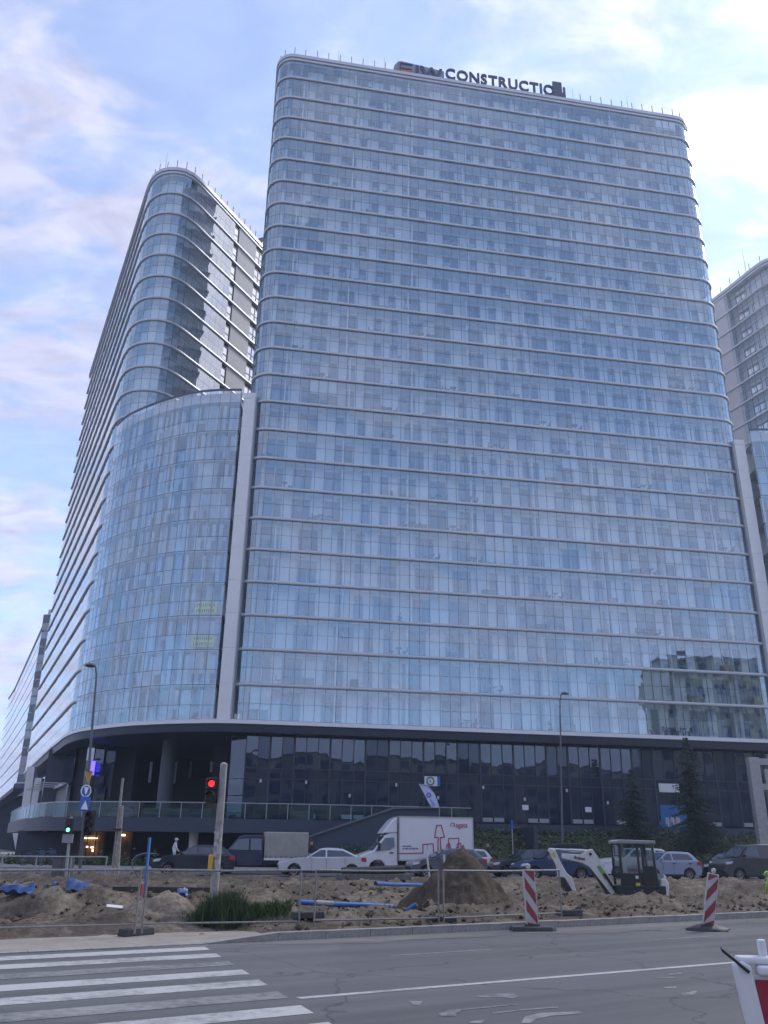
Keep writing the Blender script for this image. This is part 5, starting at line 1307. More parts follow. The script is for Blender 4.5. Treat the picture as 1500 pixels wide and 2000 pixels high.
# cab frame: posts, roof, lower panels, glass
b = MB(); cabx = (-.62, -.02, .22, .56); zt = 2.28
posts = [(-.60, -.60), (-.02, -.60), (.14, -.60), (.54, -.60), (-.60, .30), (.54, .30)]
for x_, y_ in posts: b.bar((x_, y_, .95), (x_ + (.0 if x_ < .4 else -.06), y_ + .03, zt), .075 if x_ not in (-.02,) else .06)
b.build('cab_frame', M_db, dg)
MB().prism([(-.70, zt - .02), (.60, zt - .02), (.58, zt + .09), (-.60, zt + .11), (-.72, zt + .06)], lambda q: (q[0], -.66, q[1]), lambda q: (q[0], .36, q[1])).build('cab_roof', M_dw if False else mat('cab_roof_grey', (.26, .265, .27), .5), dg, bevel=.03)
MB().box((-.31, -.60, 1.12), (.54, .03, .5)).build('door_panel', M_db, dg); MB().box((.34, -.60, 1.22), (.36, .03, .75)).build('side_panel', M_db, dg)
for (xa_, xb_, za_, zb_, y_) in ((-.57, -.05, 1.36, 2.24, -.605), (.0, .12, 1.4, 2.24, -.605), (.18, .50, 1.58, 2.24, -.605), (-.57, .5, 1.2, 2.24, .31)): MB().add([(xa_, y_, za_), (xb_, y_, za_), (xb_, y_, zb_), (xa_, y_, zb_)], [(0, 1, 2, 3)]).build('cab_glass', M_dgl, dg)
MB().add([(-.62, -.55, 1.2), (-.62, .28, 1.2), (-.62, .28, 2.22), (-.62, -.55, 2.22)], [(0, 1, 2, 3)]).build('front_glass', M_dgl, dg)
MB().box((.24, -.15, 1.22), (.12, .42, .55)).box((.05, -.15, 1.0), (.42, .42, .12)).build('seat', M_db, dg, bevel=.04)
MB().box((-.10, -.62, 1.05), (.14, .02, .09)).build('label_plate', mat('yellow_label', (.55, .45, .05), .6), dg); MB().box((-.12, -.63, 1.26), (.09, .03, .09)).build('work_lamp', M_head, dg)
def local(px, py, y=-.15): q = V(px, py, 30.2 + y); return Vector((q.x - xp.x, y, q.z + .42))
def plate(name, pts, M_, y0=-.24, y1=-.06, par=None): return MB().prism([(local(*q).x, local(*q).z) for q in pts], lambda q: (q[0], y0, q[1]), lambda q: (q[0], y1, q[1])).build(name, M_, par or dg, bevel=.02)
boom = plate('boom', [(1098, 1667), (1135, 1669), (1146, 1660), (1156, 1658), (1168, 1676), (1204, 1737), (1200, 1752), (1192, 1746), (1150, 1693), (1138, 1686), (1098, 1676)], M_dw)
plate('green_flash', [(1164, 1692), (1170, 1690), (1187, 1713), (1180, 1718)], M_green, -.255, -.245, boom)
plate('boom_shadow_plate', [(1150, 1693), (1160, 1700), (1202, 1754), (1190, 1756)], M_db, -.22, -.08, boom)
stick = plate('dipper', [(1070, 1660), (1074, 1656), (1084, 1660), (1090, 1675), (1106, 1705), (1118, 1715), (1125, 1742), (1112, 1738), (1090, 1712), (1086, 1690)], M_dw, -.23, -.07)
plate('stick_sticker', [(1077, 1666), (1081, 1665), (1085, 1674), (1081, 1675)], mat('yellow_label', (.55, .45, .05), .6), -.24, -.232, stick)
plate('bucket', [(1092, 1712), (1100, 1713), (1115, 1738), (1106, 1742), (1096, 1730)], M_db, -.40, .12)
b = MB(); b.tube([local(1074, 1658), local(1112, 1660)], .035, 8); b.tube([local(1112, 1660), local(1148, 1662)], .05, 8); b.build('dipper_ram', M_chrome, dg)
MB().tube([local(1180, 1706, -.28), local(1206, 1745, -.28)], .045, 8).build('boom_ram', M_db, dg)
MB().tube([local(1153, 1668, -.27), local(1153, 1668, -.24)], .05, 12).build('pivot_pin', M_db, dg)
bq = local(1121, 1675, -.25); t_ = text_obj('lettering', 'Bobcat', .13, M_db, dg, frame((bq.x, -.262, bq.z - .03), (1, 0, -.13), (.13, 0, 1)), .003, .003)
MB().prism([(local(1286, 1755).x, local(1286, 1755).z), (local(1289, 1706).x, local(1289, 1706).z), (local(1295, 1712).x, local(1295, 1712).z), (local(1292, 1748).x, local(1292, 1748).z)], lambda q: (q[0], -.55, q[1]), lambda q: (q[0], .6, q[1])).build('rear_guard', M_dw, dg, bevel=.02)

# ------------------------------------------------------------------ signals, lamps, signs
M_galv = mat('galvanised', (.34, .345, .35), .5, metal=.3, var=.18, vscale=5); M_conc2 = mat('concrete_pole', (.31, .30, .285), .85, var=.25, vscale=6, bump=.2)
M_polegrey = mat('pole_grey', (.10, .11, .125), .5)
# pole with the red pedestrian signal
p = G(414, 1800, .1); px_, py_ = p.x, p.y
tp = thing('signal_pole', 'grey concrete pole with a red pedestrian signal and a yellow button box', 'signal', (px_, py_, soil_z(px_, py_) - .15))
zt = V(437, 1497, py_).z - tp.location.z; lean = V(437, 1497, py_).x - px_
MB().tube([(0, 0, 0), (lean * .5, 0, zt * .5), (lean, 0, zt)], [.095, .088, .08], 14).build('pole', M_conc2, tp, smooth=50)
MB().lathe([(.085, 0), (.085, .05), (.03, .09), (.001, .09)], (lean, 0, zt), (0, 0, 1), 12).build('pole_cap', M_galv, tp, smooth=40)
b = MB(); r_ = random.Random(3)
for k in range(16):
    h = r_.uniform(.35, .62) * zt; a = r_.uniform(-2.6, -.6); b.box((lean * h / zt + .092 * math.cos(a), .092 * math.sin(a), h), (.07, .004, r_.uniform(.04, .14)), rz=a + math.pi / 2)
b.build('torn_posters', mat('torn_paper', (.45, .45, .44), .9), tp)
sq = V(414, 1543, py_); sx, sz = sq.x - px_, sq.z - tp.location.z
M_hous = mat('signal_housing', (.016, .018, .022), .5)
for dz, nm, M_ in ((.13, 'red_lamp', mat('red_signal', (.9, .05, .04), .4, emit=(1.0, .015, .02), estr=1.1)), (-.14, 'dark_lamp', mat('unlit_lamp', (.02, .035, .03), .3))):
    o = MB().box((sx, -.02, sz + dz), (.25, .2, .27)).build('signal_box', M_hous, tp, bevel=.03)
    MB().disc((sx, -.125, sz + dz), (0, -1, 0), .068, 20).build(nm, M_, o)
    b = MB(); vs = []
    for k in range(9):
        a = math.radians(10 + 160 * k / 8); vs += [(sx + .105 * math.cos(a), -.12, sz + dz + .105 * math.sin(a)), (sx + .1 * math.cos(a), -.29, sz + dz + .1 * math.sin(a))]
    b.add(vs, [(2 * k, 2 * k + 1, 2 * k + 3, 2 * k + 2) for k in range(8)]); b.build('visor', M_hous, o)
MB().bar((sx + .1, 0, sz + .28), (lean * .82, 0, sz + .30), .04).bar((sx + .1, 0, sz - .27), (lean * .75, 0, sz - .25), .04).build('bracket', M_hous, tp)
yq = V(413, 1684, py_); MB().box((yq.x - px_, -.1, yq.z - tp.location.z), (.10, .10, .32)).build('button_box', mat('signal_yellow', (.62, .38, .035), .45), tp, bevel=.03)

def lamp_post(name, lab, foot, Y, top, headpx, arm_dir, z0, r=.075, base_px=None):
    a = V(*foot, Y); t = V(*top, Y); root = thing(name, lab, 'street lamp', (a.x, Y, z0))
    h = t.z - z0; dx = t.x - a.x; hp = V(*headpx, Y); hx, hz = hp.x - a.x, hp.z - z0
    MB().tube([(0, 0, 0), (dx * .5, 0, h * .5), (dx, 0, h - .4)], [r, r * .8, r * .6], 10).build('pole', M_polegrey, root, smooth=50)
    MB().tube([(dx, 0, h - .42), (dx + (hx - dx) * .15, 0, h - .12), (dx + (hx - dx) * .5, 0, h + (hz - h) * .6), (hx, 0, hz)], r * .55, 8).build('arm', M_polegrey, root, smooth=50)
    MB().lathe([(.001, .09), (.12, .08), (.24, .02), (.26, -.03), (.20, -.08), (.001, -.10)], (hx + arm_dir * .18, 0, hz), (0, 0, 1), 18).build('lamp_head', M_polegrey, root, smooth=60)
    return root, h, dx
ll, lh, ldx = lamp_post('street_lamp', 'tall dark lamp post carrying road signs at the left', (158, 1690), 40.0, (190, 1312), (184, 1299), -1, soil_z(V(158, 1690, 40).x, 40) - .1)
lamp_post('street_lamp', 'tall dark lamp post in front of the broad tower', (1099, 1690), 59.3, (1093, 1366), (1098, 1354), 1, .2)
def on_lamp(py): t = (V(165, py, 40).z - ll.location.z) / lh; return ldx * t, V(165, py, 40).z - ll.location.z
M_syel = mat('sign_yellow', (.60, .33, .04), .5); M_sblue = mat('sign_blue', (.02, .10, .42), .45); M_swhite = mat('sign_plain_white', (.68, .70, .72), .5); M_sback = mat('sign_back', (.3, .31, .32), .5)
x_, z_ = on_lamp(1517); b = MB(); b.prism([(-.42, .36), (.42, .36), (0, -.46)], lambda q: (x_ + .05 + q[0] * .34, -.12, z_ + q[1] * .68), lambda q: (x_ + .05 + q[0] * .34, -.10 + q[0] * .5, z_ + q[1] * .68)); b.build('give_way_sign', M_syel, ll)
x_, z_ = on_lamp(1545); SR = Matrix.Rotation(math.radians(52), 4, 'Z')       # plates turned towards the side road
def side_plate(o): o.matrix_local = Matrix.Translation((x_, -.12, z_)) @ SR; return o
o = side_plate(MB().lathe([(.001, 0), (.27, 0), (.27, .03), (.001, .03)], (0, 0, 0), (0, 1, 0), 24).build('round_sign', M_sblue, ll))
MB().lathe([(.27, 0), (.22, 0), (.22, .01), (.27, .01)], (0, -.015, 0), (0, 1, 0), 24).prism([(-.12, .10), (.12, .10), (.03, -.2), (-.03, -.2)], lambda q: (q[0], -.015, .06 + q[1]), lambda q: (q[0], -.006, .06 + q[1])).build('sign_mark', M_swhite, o)
x_, z_ = on_lamp(1570); o = side_plate(MB().box((0, 0, 0), (.50, .03, .62)).build('crossing_sign', M_sblue, ll))
MB().prism([(-.19, -.24), (.19, -.24), (0, .14)], lambda q: (q[0], -.026, q[1]), lambda q: (q[0], -.018, q[1])).build('sign_mark', M_swhite, o)
x_, z_ = on_lamp(1607); sb = MB().box((x_ + .30, -.05, z_), (.34, .28, 1.05)).build('signal_box', M_hous, ll, bevel=.03)
for k, M_ in enumerate((mat('unlit_red', (.10, .015, .02), .3), mat('unlit_amber', (.06, .04, .015), .3), mat('unlit_lamp', (.02, .035, .03), .3))):
    MB().disc((x_ + .30, -.195, z_ + .33 - .33 * k), (0, -1, 0), .12, 18).build('lamp', M_, sb)
    MB().lathe([(.135, 0), (.135, .2), (.128, .2), (.128, 0)], (x_ + .30, -.39, z_ + .34 - .33 * k), (0, 1, 0), 14).build('visor', M_hous, sb)
MB().bar((x_, 0, z_ + .3), (x_ + .3, 0, z_ + .3), .05).bar((x_, 0, z_ - .3), (x_ + .3, 0, z_ - .3), .05).build('bracket', M_hous, ll)
# green pedestrian signal on its own pole
a = V(131, 1700, 37.5); t_ = thing('signal_pole', 'short pale pole with a green pedestrian signal at the left', 'signal', (a.x, 37.5, soil_z(a.x, 37.5) - .1)); h = V(139, 1595, 37.5).z - t_.location.z; dx = V(139, 1595, 37.5).x - a.x
MB().tube([(0, 0, 0), (dx, 0, h)], .06, 10).build('pole', M_galv, t_, smooth=50)
for dz, M_ in ((-.22, mat('unlit_red', (.10, .015, .02), .3)), (-.52, mat('green_signal', (.05, .7, .35), .4, emit=(.15, 1.0, .55), estr=1.4))):
    o = MB().box((dx * .9, -.1, h + dz), (.3, .2, .3)).build('signal_box', M_hous, t_, bevel=.02); MB().disc((dx * .9, -.205, h + dz), (0, -1, 0), .075 if dz < -.4 else .1, 16).build('lamp', M_, o)
MB().box((dx * .8 - .02, -.06, h - .85), (.42, .12, .34)).build('back_box', M_sback, t_)
# weathered twin timber pole
a = V(222, 1692, 33); t_ = thing('timber_pole', 'pair of thin weathered timber poles tied together, leaning', 'pole', (a.x, 33, soil_z(a.x, 33) - .15))
M_wood = mat('grey_timber', (.30, .275, .245), .9, var=.3, vscale=8)
def rel(px, py, Y): q = V(px, py, Y); return (q.x - a.x, Y - 33, q.z - t_.location.z)
MB().tube([(0, 0, 0), rel(240, 1520, 33)], [.07, .045], 8).build('pole', M_wood, t_, smooth=50); MB().tube([(.22, -.15, 0), rel(238.5, 1574, 32.9)], [.075, .055], 8).build('pole', M_wood, t_, smooth=50)
MB().box(rel(231, 1620, 32.95), (.3, .3, .06)).build('tie', M_blk, t_)
a = V(230, 1692, 35); MB()
o = MB().tube([(0, 0, 0), (0, 0, 1.0)], .05, 10).lathe([(.07, .98), (.07, 1.05), (.001, 1.08)], (0, 0, 0), (0, 0, 1), 12).build('bollard', M_polegrey); o.location = (a.x, 35, soil_z(a.x, 35)); tag(o, 'slim dark bollard just right of the timber poles', 'bollard')
# grey cabinet
a = V(128, 1692, 38.5); t_ = thing('utility_cabinet', 'dark grey utility cabinet beside the green signal', 'cabinet', (a.x - .1, 38.5, soil_z(a.x, 38.5) - .05))
MB().box((0, 0, .45), (.8, .4, .9)).build('body', mat('cabinet', (.10, .11, .115), .6), t_, bevel=.02); MB().box((0, 0, .93), (.86, .46, .06)).build('lid', M_polegrey, t_); MB().box((.0, -.205, .45), (.02, .01, .8)).build('door_gap', M_blk, t_)
# blue leaning post with red foot, hoop barrier
a = V(283, 1748, 25.5); t_ = thing('blue_post', 'leaning bright blue post standing in the soil', 'post', (a.x, 25.5, soil_z(a.x, 25.5) - .2)); q = V(292.5, 1636, 25.5)
MB().bar((0, 0, 0), (q.x - a.x, 0, q.z - t_.location.z), .15, .05).build('board', mat('post_blue', (.05, .17, .46), .5, var=.15, vscale=4), t_, bevel=.01)
a2 = V(273, 1752, 25.2); MB().bar((a2.x - a.x, -.25, .1), (a2.x - a.x + .03, -.25, .62), .22, .03).build('red_board', mat('faded_red', (.28, .045, .04), .6), t_)
a = V(268, 1712, 31); t_ = thing('hoop_barrier', 'bent dark tubular hoop barrier left of the navy hatchback', 'barrier', (a.x, 31, soil_z(a.x, 31)))
def rl(px, py): q = V(px, py, 31); return (q.x - a.x, 0, max(-.1, q.z - t_.location.z))
MB().tube([rl(270, 1712), rl(259, 1694), rl(258, 1682), rl(266, 1672), rl(283, 1667), rl(306, 1668)], .03, 8).build('hoop', M_polegrey, t_, smooth=60); MB().tube([rl(263, 1702), rl(300, 1699)], .022, 8).build('rail', M_polegrey, t_)
# railing at far left
t_ = thing('railing', 'low grey tubular railing at the far left behind the spoil', 'railing', (V(100, 1690, 34).x, 34, .1)); b0 = V(-60, 1672, 34.5); b1 = V(209, 1674, 33.4)
o0 = Vector(t_.location)
MB().tube([b0 - o0, b1 - o0], .028, 8).build('top_rail', M_galv, t_, smooth=60); MB().tube([b0 - o0 - Vector((0, 0, .45)), b1 - o0 - Vector((0, 0, .45))], .022, 8).build('mid_rail', M_galv, t_, smooth=60)
for k in range(5): q = b0.lerp(b1, k / 4) - o0; MB().tube([(q.x, q.y, -.1), tuple(q)], .028, 8).build('post', M_galv, t_)
# blue parking sign
a = V(1003, 1690, 58.0); t_ = thing('road_sign', 'small blue sign on a thin post in front of the planted bank', 'sign', (a.x, 58, .27)); h = V(1003, 1602, 58).z - .27
MB().tube([(0, 0, 0), (0, 0, h)], .035, 8).build('post', M_galv, t_); MB().box((0, -.05, h - .28), (.16, .02, .5)).build('plate', M_sblue, t_)
# flag, round logo sign, posters on the podium
a = V(859, 1598, 66.0); t_ = thing('beach_flag', 'leaning white and blue feather flag above the ramp wall', 'flag', (a.x, 66, a.z - .8))
def fl(px, py): q = V(px, py, 66); return (q.x - a.x, q.z - t_.location.z)
MB().tube([(0, .03, 0), (fl(858, 1578)[0], .03, fl(858, 1578)[1]), (fl(849, 1552)[0], .03, fl(849, 1552)[1]), (fl(836, 1534)[0], .03, fl(836, 1534)[1]), (fl(818, 1531)[0], .03, fl(818, 1531)[1])], .03, 8).build('pole', M_galv, t_, smooth=60)
b = MB(); up_ = [(818, 1532), (829, 1531), (839, 1538), (848, 1550), (854, 1564), (858, 1578)]; lo_ = [(819, 1533), (823, 1541), (829, 1551), (834, 1562), (839, 1571), (843, 1577)]
vs = []
for i, (u, l_) in enumerate(zip(up_, lo_)):
    for q in (u, l_): x, z = fl(*q); vs.append((x, .08 * math.sin(i * 1.1), z))
b.add(vs, [(2 * i, 2 * i + 2, 2 * i + 3, 2 * i + 1) for i in range(5)]); b.build('sail', mat('flag_cloth', (.50, .54, .78), .8), t_)
q = fl(837, 1553); MB().lathe([(.18, 0), (.10, 0), (.10, .01), (.18, .01)], (q[0], -.12, q[1]), (0, 1, 0), 16).build('emblem', M_sblue, t_)
q = fl(846, 1568); MB().bar((q[0] - .2, -.13, q[1] + .25), (q[0] + .12, -.13, q[1] - .2), .1, .02).build('lettering', M_sblue, t_)
def wall_sign(name, lab, px0, px1, py0, py1, M_, off=-.1):
    a = onfac(px0, (py0 + py1) / 2, PO + off); c = onfac(px1, (py0 + py1) / 2, PO + off); zt, zb = onfac(px0, py0, PO + off).z, onfac(px0, py1, PO + off).z; mid_ = (a + c) / 2
    t_ = thing(name, lab, 'sign', (mid_.x, mid_.y, (zt + zb) / 2), RZM); w, h = (c - a).length, zt - zb
    MB().box((0, 0, 0), (w, .08, h)).build('panel', M_, t_); return t_, w, h
t_, w, h = wall_sign('wall_sign', 'white square sign with a dark ring emblem on the podium glass', 829, 854, 1516, 1535, M_swhite, -.2)
MB().lathe([(.36, 0), (.25, 0), (.25, .02), (.36, .02)], (-.05, -.06, 0), (0, 1, 0), 24).build('ring', M_sback if False else mat('emblem_ink', (.06, .09, .15), .5), t_); text_obj('emblem_letter', 'a', .38, mat('emblem_ink', (.06, .09, .15), .5), t_, frame((-.16, -.06, -.09), (1, 0, 0), (0, 0, 1)), .008)
MB().box((w / 2 + .13, 0, 0), (.24, .08, h)).build('blue_edge', M_sblue, t_)
wall_sign('wall_banner', 'blank white banner on the podium beside the taller spruce', 1287, 1326, 1530, 1547, M_swhite)
t_, w, h = wall_sign('wall_poster', 'bright blue poster with pale figures beside the taller spruce', 1290, 1340, 1572, 1616, mat('poster_blue', (.02, .13, .34), .5, var=.4, vscale=1.3), -.1)
r_ = random.Random(9)
for k in range(9): MB().box((-w * .3 + w * .07 * k, -.05, -h * .22 + r_.uniform(-.1, .15)), (.14, .02, r_.uniform(.4, .8))).build('pale_figure', mat('poster_pale%d' % (k % 3), ((.5, .4, .4), (.45, .48, .6), (.32, .22, .25))[k % 3], .6), t_)
for (px, py) in ((1026, 1577), (1149, 1581)): wall_sign('door_notice', 'small white notice on a podium door, %s of the dark spruce pair' % ('far left' if px < 1100 else 'just left'), px - 6, px + 6, py - 5, py + 5, M_swhite, -.06)
q = V(181, 1500, 81.4); o = MB().box((0, 0, 0), (.35, .1, 1.25)).build('neon_sign', mat('blue_neon', (.05, .03, .8), .5, emit=(.09, .06, 1.0), estr=1.6)); o.location = q; tag(o, 'slim glowing blue vertical sign under the left tower', 'sign')
M_dot = mat('small_lamp', (.5, .52, .55), .4)
wl_t = None
for px, py in ((509, 1525), (598, 1528), (683, 1554), (774, 1533), (856, 1558), (944, 1538), (1025, 1561), (1107, 1544), (1187, 1568)):
    q = onfac(px, py, PO - .15); MB().box(q, (.16, .16, .26)).build('wall_lamp', M_dot, pod, world_parts=True)
# sign gantry at the right edge
a = V(1498, 1690, 61.5); t_ = thing('gantry', 'grey square-tube gantry at the right edge, two crossbeams', 'gantry', (a.x, 61.5, .3)); tq = V(1474, 1480, 61.5); hz = tq.z - .3
xx = V(1480, 1560, 61.5).x - a.x
MB().box((xx, 0, hz / 2), (.75, .6, hz)).build('post', M_galv, t_, bevel=.03)
for zf in (.965, .74): MB().box((xx + 3.2, 0, hz * zf), (6.4, .4, .42)).build('crossbeam', M_galv, t_)
MB().box((xx + .9, .1, hz * .45), (.35, .3, hz * .9)).build('inner_post', M_galv, t_)

# ------------------------------------------------------------------ works fence, guide boards, barrier
M_fence = mat('fence_tube', (.24, .235, .23), .6, metal=.3, var=.25, vscale=12); M_foot = mat('fence_foot', (.055, .055, .06), .9, var=.3, vscale=6)
def fence_panel(lab, pa, pb, legs=(True, True)):
    a, c = pa, pb; d = (c - a); L = d.length; t_ = thing('works_fence', lab, 'fence', a, math.atan2(d.y, d.x), 'low works fence along the kerb')
    za, zb = .16, 1.10
    for nm, z in (('top_rail', zb), ('bottom_rail', za)): MB().tube([(0, 0, z), (L * .5, 0, z - (.015 if nm == 'top_rail' else 0)), (L, 0, z)], .021 if nm == 'top_rail' else .016, 8).build(nm, M_fence, t_, smooth=60)
    for x, f_ in ((0, legs[0]), (L, legs[1])):
        if f_: MB().tube([(x, 0, 0), (x, 0, zb)], .021, 8).build('post', M_fence, t_, smooth=60)
    return t_
def kz(p): return Vector((p.x, p.y, max(.05, min(.2, soil_z(p.x, p.y)))))
F = [G(-420, 1848, .05), G(262, 1826, .05), G(276, 1825, .05), G(583, 1816, .08), G(613, 1814, .08), G(857, 1806, .1), G(867, 1806, .1), G(1097, 1793, .12)]
for f_ in F: f_.z = .07
fence_panel('low steel fence panel at the left edge, ending at the double post', F[0], F[1])
fence_panel('low steel fence panel in front of the pale sand heap and grass tuft', F[2], F[3])
fence_panel('low steel fence panel in front of the blue pipes', F[4], F[5])
fence_panel('low steel fence panel in front of the tall brown soil cone', F[6], F[7])
for j, (q, lab) in enumerate(((G(266, 1826, .02), 'dark rubber fence foot at the double post near the crossing'), (G(862, 1808, .06), 'dark rubber fence foot below the brown soil cone'), (G(1112, 1795, .08), 'dark rubber fence foot right of the upright striped board'), (G(600, 1812, .05), 'dark rubber fence foot at the left end of the long blue pipe'))):
    t_ = thing('rubber_block', lab, 'fence foot', (q.x, q.y, soil_z(q.x, q.y) if j else .012), RZ + (.4 if j == 0 else 0), 'rubber feet of the works fence')
    MB().prism([(-.36, 0), (.36, 0), (.33, .13), (-.33, .13)], lambda p: (p[0], -.12, p[1]), lambda p: (p[0], .12, p[1])).build('block', M_foot, t_, bevel=.02)
    for x_ in (-.2, .2): MB().box((x_, 0, .133), (.08, .1, .012)).build('socket', M_blk, t_)
M_rw = mat('reflective_white', (.46, .455, .45), .5, var=.12, vscale=7); M_rr = mat('reflective_red', (.26, .045, .06), .5, var=.12, vscale=7)
def guide_board(lab, foot, w, h, rz, tilt, flip, base):
    t_ = thing('guide_board', lab, 'traffic board', foot, rz, 'red and white guide boards')
    Rm = Matrix.Rotation(tilt, 4, 'Y'); off = Vector((0, 0, .1))
    def up(o): o.matrix_local = Matrix.Translation(off) @ Rm; return o
    bo = up(MB().box((0, 0, h / 2), (w, .07, h)).build('board', M_rw, t_, bevel=.015))
    sl = w * 1.25 * flip; per = h * .40
    for k in range(-1, 4):
        z0 = per * k + (.30 if flip > 0 else .05); poly = [(-w / 2 + .02, z0), (w / 2 - .02, z0 - sl), (w / 2 - .02, z0 - sl + per * .5), (-w / 2 + .02, z0 + per * .5)]
        poly = [(x, min(max(z, .02), h - .02)) for x, z in poly]
        if max(p_[1] for p_ in poly) - min(p_[1] for p_ in poly) < .05: continue
        if len(set((round(a_, 3), round(b_, 3)) for a_, b_ in poly)) < 3: continue
        MB().prism(poly, lambda p: (p[0], -.041, p[1]), lambda p: (p[0], -.036, p[1])).build('red_stripe', M_rr, bo)
    up(MB().tube([(0, 0, h - .02), (0, 0, h + .09)], .03, 10).lathe([(.05, h + .03), (.05, h + .10), (.001, h + .12)], (0, 0, 0), (0, 0, 1), 10).build('lamp_stub', M_rw, t_))
    if base == 'plate':
        MB().prism([(-.50, -.17), (-.38, -.24), (.38, -.24), (.52, -.12), (.50, .2), (-.45, .22)], lambda p: (p[0], p[1], 0), lambda p: (p[0] * .94, p[1] * .9, .09)).build('base', M_foot, t_, bevel=.02)
        MB().box((0, 0, .10), (.3, .14, .06)).build('socket', M_foot, t_)
    else:
        b = MB(); n = 18; r_ = random.Random(4); ring = []
        for rr, zz_ in ((1.0, 0.0), (.96, .05), (.6, .10), (.2, .14), (.02, .13)):
            for k in range(n): a = 2 * math.pi * k / n; j_ = 1 + r_.uniform(-.12, .12); ring.append((.46 * rr * math.cos(a) * j_, .26 * rr * math.sin(a) * j_, max(0, zz_ + r_.uniform(-.02, .02) * (rr < 1))))
        b.add(ring, [(i * n + k, i * n + (k + 1) % n, (i + 1) * n + (k + 1) % n, (i + 1) * n + k) for i in range(4) for k in range(n)]); b.build('sandbag_base', mat('black_bag', (.022, .022, .025), .6, bump=.4, bscale=12), t_, smooth=50)
    return t_
p = G(1040, 1818); guide_board('upright red and white striped board on a dark plate by the kerb', p, .27, 1.12, .20, -.030, 1, 'plate')
p = G(1384, 1818); guide_board('tilted red and white striped board on a slumped black base', p, .25, 1.10, -.10, .23, -1, 'bag')

# near plastic barrier at the lower right corner
def Bp(px, py, Y): q = V(px, py, Y); return q
YB = 6.3
o_ = V(1428, 1868, YB)
bt = thing('road_barrier', 'white plastic barrier with a red panel in the lower right corner', 'barrier', (o_.x, YB, 0), -.10)
M_pw = mat('barrier_white', (.66, .68, .72), .38, var=.05, vscale=5)
hB = o_.z
MB().prism([(0, 0.16), (.0, .0), (.16, .0), (.10, .16), (.085, hB - .05), (.03, hB - .02), (-.02, hB - .05), (-.0, .3)], lambda q: (q[0] + .10 * (1 - q[1] / hB) + .02, -.05, q[1]), lambda q: (q[0] + .10 * (1 - q[1] / hB) + .02, .06, q[1])).build('end_post', M_pw, bt, bevel=.015)
MB().box((.86, .02, hB - .02), (1.66, .10, .05)).build('top_rail', M_pw, bt, bevel=.02, seg=3)
MB().box((.92, -.02, hB - .075), (1.55, .10, .06)).build('rail_lip', M_pw, bt, bevel=.02, seg=3)
MB().box((.90, .0, hB - .50), (1.62, .05, .80)).build('panel', M_pw, bt, bevel=.01)
MB().box((.86, .0, .07), (1.7, .30, .12)).build('foot_rail', M_pw, bt, bevel=.02)
k = 0
for x_ in np.arange(.13, 1.6, .115):
    MB().prism([(x_ + .02, hB - .47), (x_ + .115, hB - .47), (x_ + .09, hB - .13), (x_ - .005, hB - .13)], lambda q: (q[0], -.036, q[1]), lambda q: (q[0], -.027, q[1])).build('reflective_panel', mat('barrier_red', (.28, .018, .05), .4) if k % 2 == 0 else mat('barrier_silver', (.36, .42, .46), .35), bt); k += 1
MB().box((.215, .03, hB + .04), (.05, .05, .13)).build('lamp_peg', M_pw, bt, bevel=.012)
b = MB(); b.tube([(-.055, -.03, hB + .035), (.0, -.05, hB - .01), (.085, -.07, hB - .085)], .011, 8); b.tube([(-.055, -.03, hB + .035), (-.05, .02, hB + .045), (.0, .05, hB + .01)], .010, 8); b.build('rubber_handle', M_blk, bt, smooth=60)

# ------------------------------------------------------------------ pipes, boards and sheeting in the dig
M_pb = mat('pipe_blue', (.030, .12, .36), .4, var=.12, vscale=5); M_pgrey = mat('pipe_sleeve', (.30, .31, .30), .7, var=.2, vscale=8)
def pipe(lab, a, c, r, M_, lift, sleeve=None, name='pipe', open_end=True):
    za, zc = soil_z(a.x, a.y) + lift, soil_z(c.x, c.y) + lift; A = Vector((a.x, a.y, za)); C = Vector((c.x, c.y, zc)); t_ = thing(name, lab, 'pipe', A)
    D = C - A
    MB().tube([D * 0, D * .33 + Vector((0, 0, -.01)), D * .66 + Vector((0, 0, .005)), D], r, 14, cap=not open_end).build('barrel', M_, t_, smooth=50)
    if open_end: MB().tube([D * .002, D * .998], r * .86, 14).build('bore', M_blk, t_, smooth=50)
    if sleeve: MB().tube([D * sleeve[0], D * sleeve[1]], r * 1.06, 14).build('sleeve', M_pgrey, t_, smooth=50)
    return t_
pipe('long bright blue pipe with a grey sleeve behind the fence', G(585, 1788, .15), G(767, 1783, .15), .06, M_pb, .16, (.16, .34))
pipe('shorter blue pipe lying higher up the soil, pointing right', G(733, 1755, .2), G(836, 1739, .2), .06, M_pb, .16)
pipe('stub of blue pipe left of the soil cone', G(792, 1781, .15), G(814, 1782, .15), .06, M_pb, .12)
a = V(668, 1700, 38.5); c = V(790, 1700, 39.3)
pipe('large black drainage pipe lying on a timber stack', a, c, .17, mat('pipe_black', (.018, .018, .02), .5), .58)
t_ = thing('timber_stack', 'grey timber stack under the large black pipe', 'timber', ((a.x + c.x) / 2, 38.9, soil_z((a.x + c.x) / 2, 38.9)), math.atan2(c.y - a.y, c.x - a.x))
for k in range(3): MB().box((0, -.3 + .3 * k, .30), (3.1, .24, .22)).build('beam', mat('stack_grey', (.13, .13, .125), .9, var=.3, vscale=5), t_)
for x_ in (-1.4, 0, 1.4): MB().box((x_, 0, .09), (.2, .9, .2)).build('bearer', M_wood, t_)
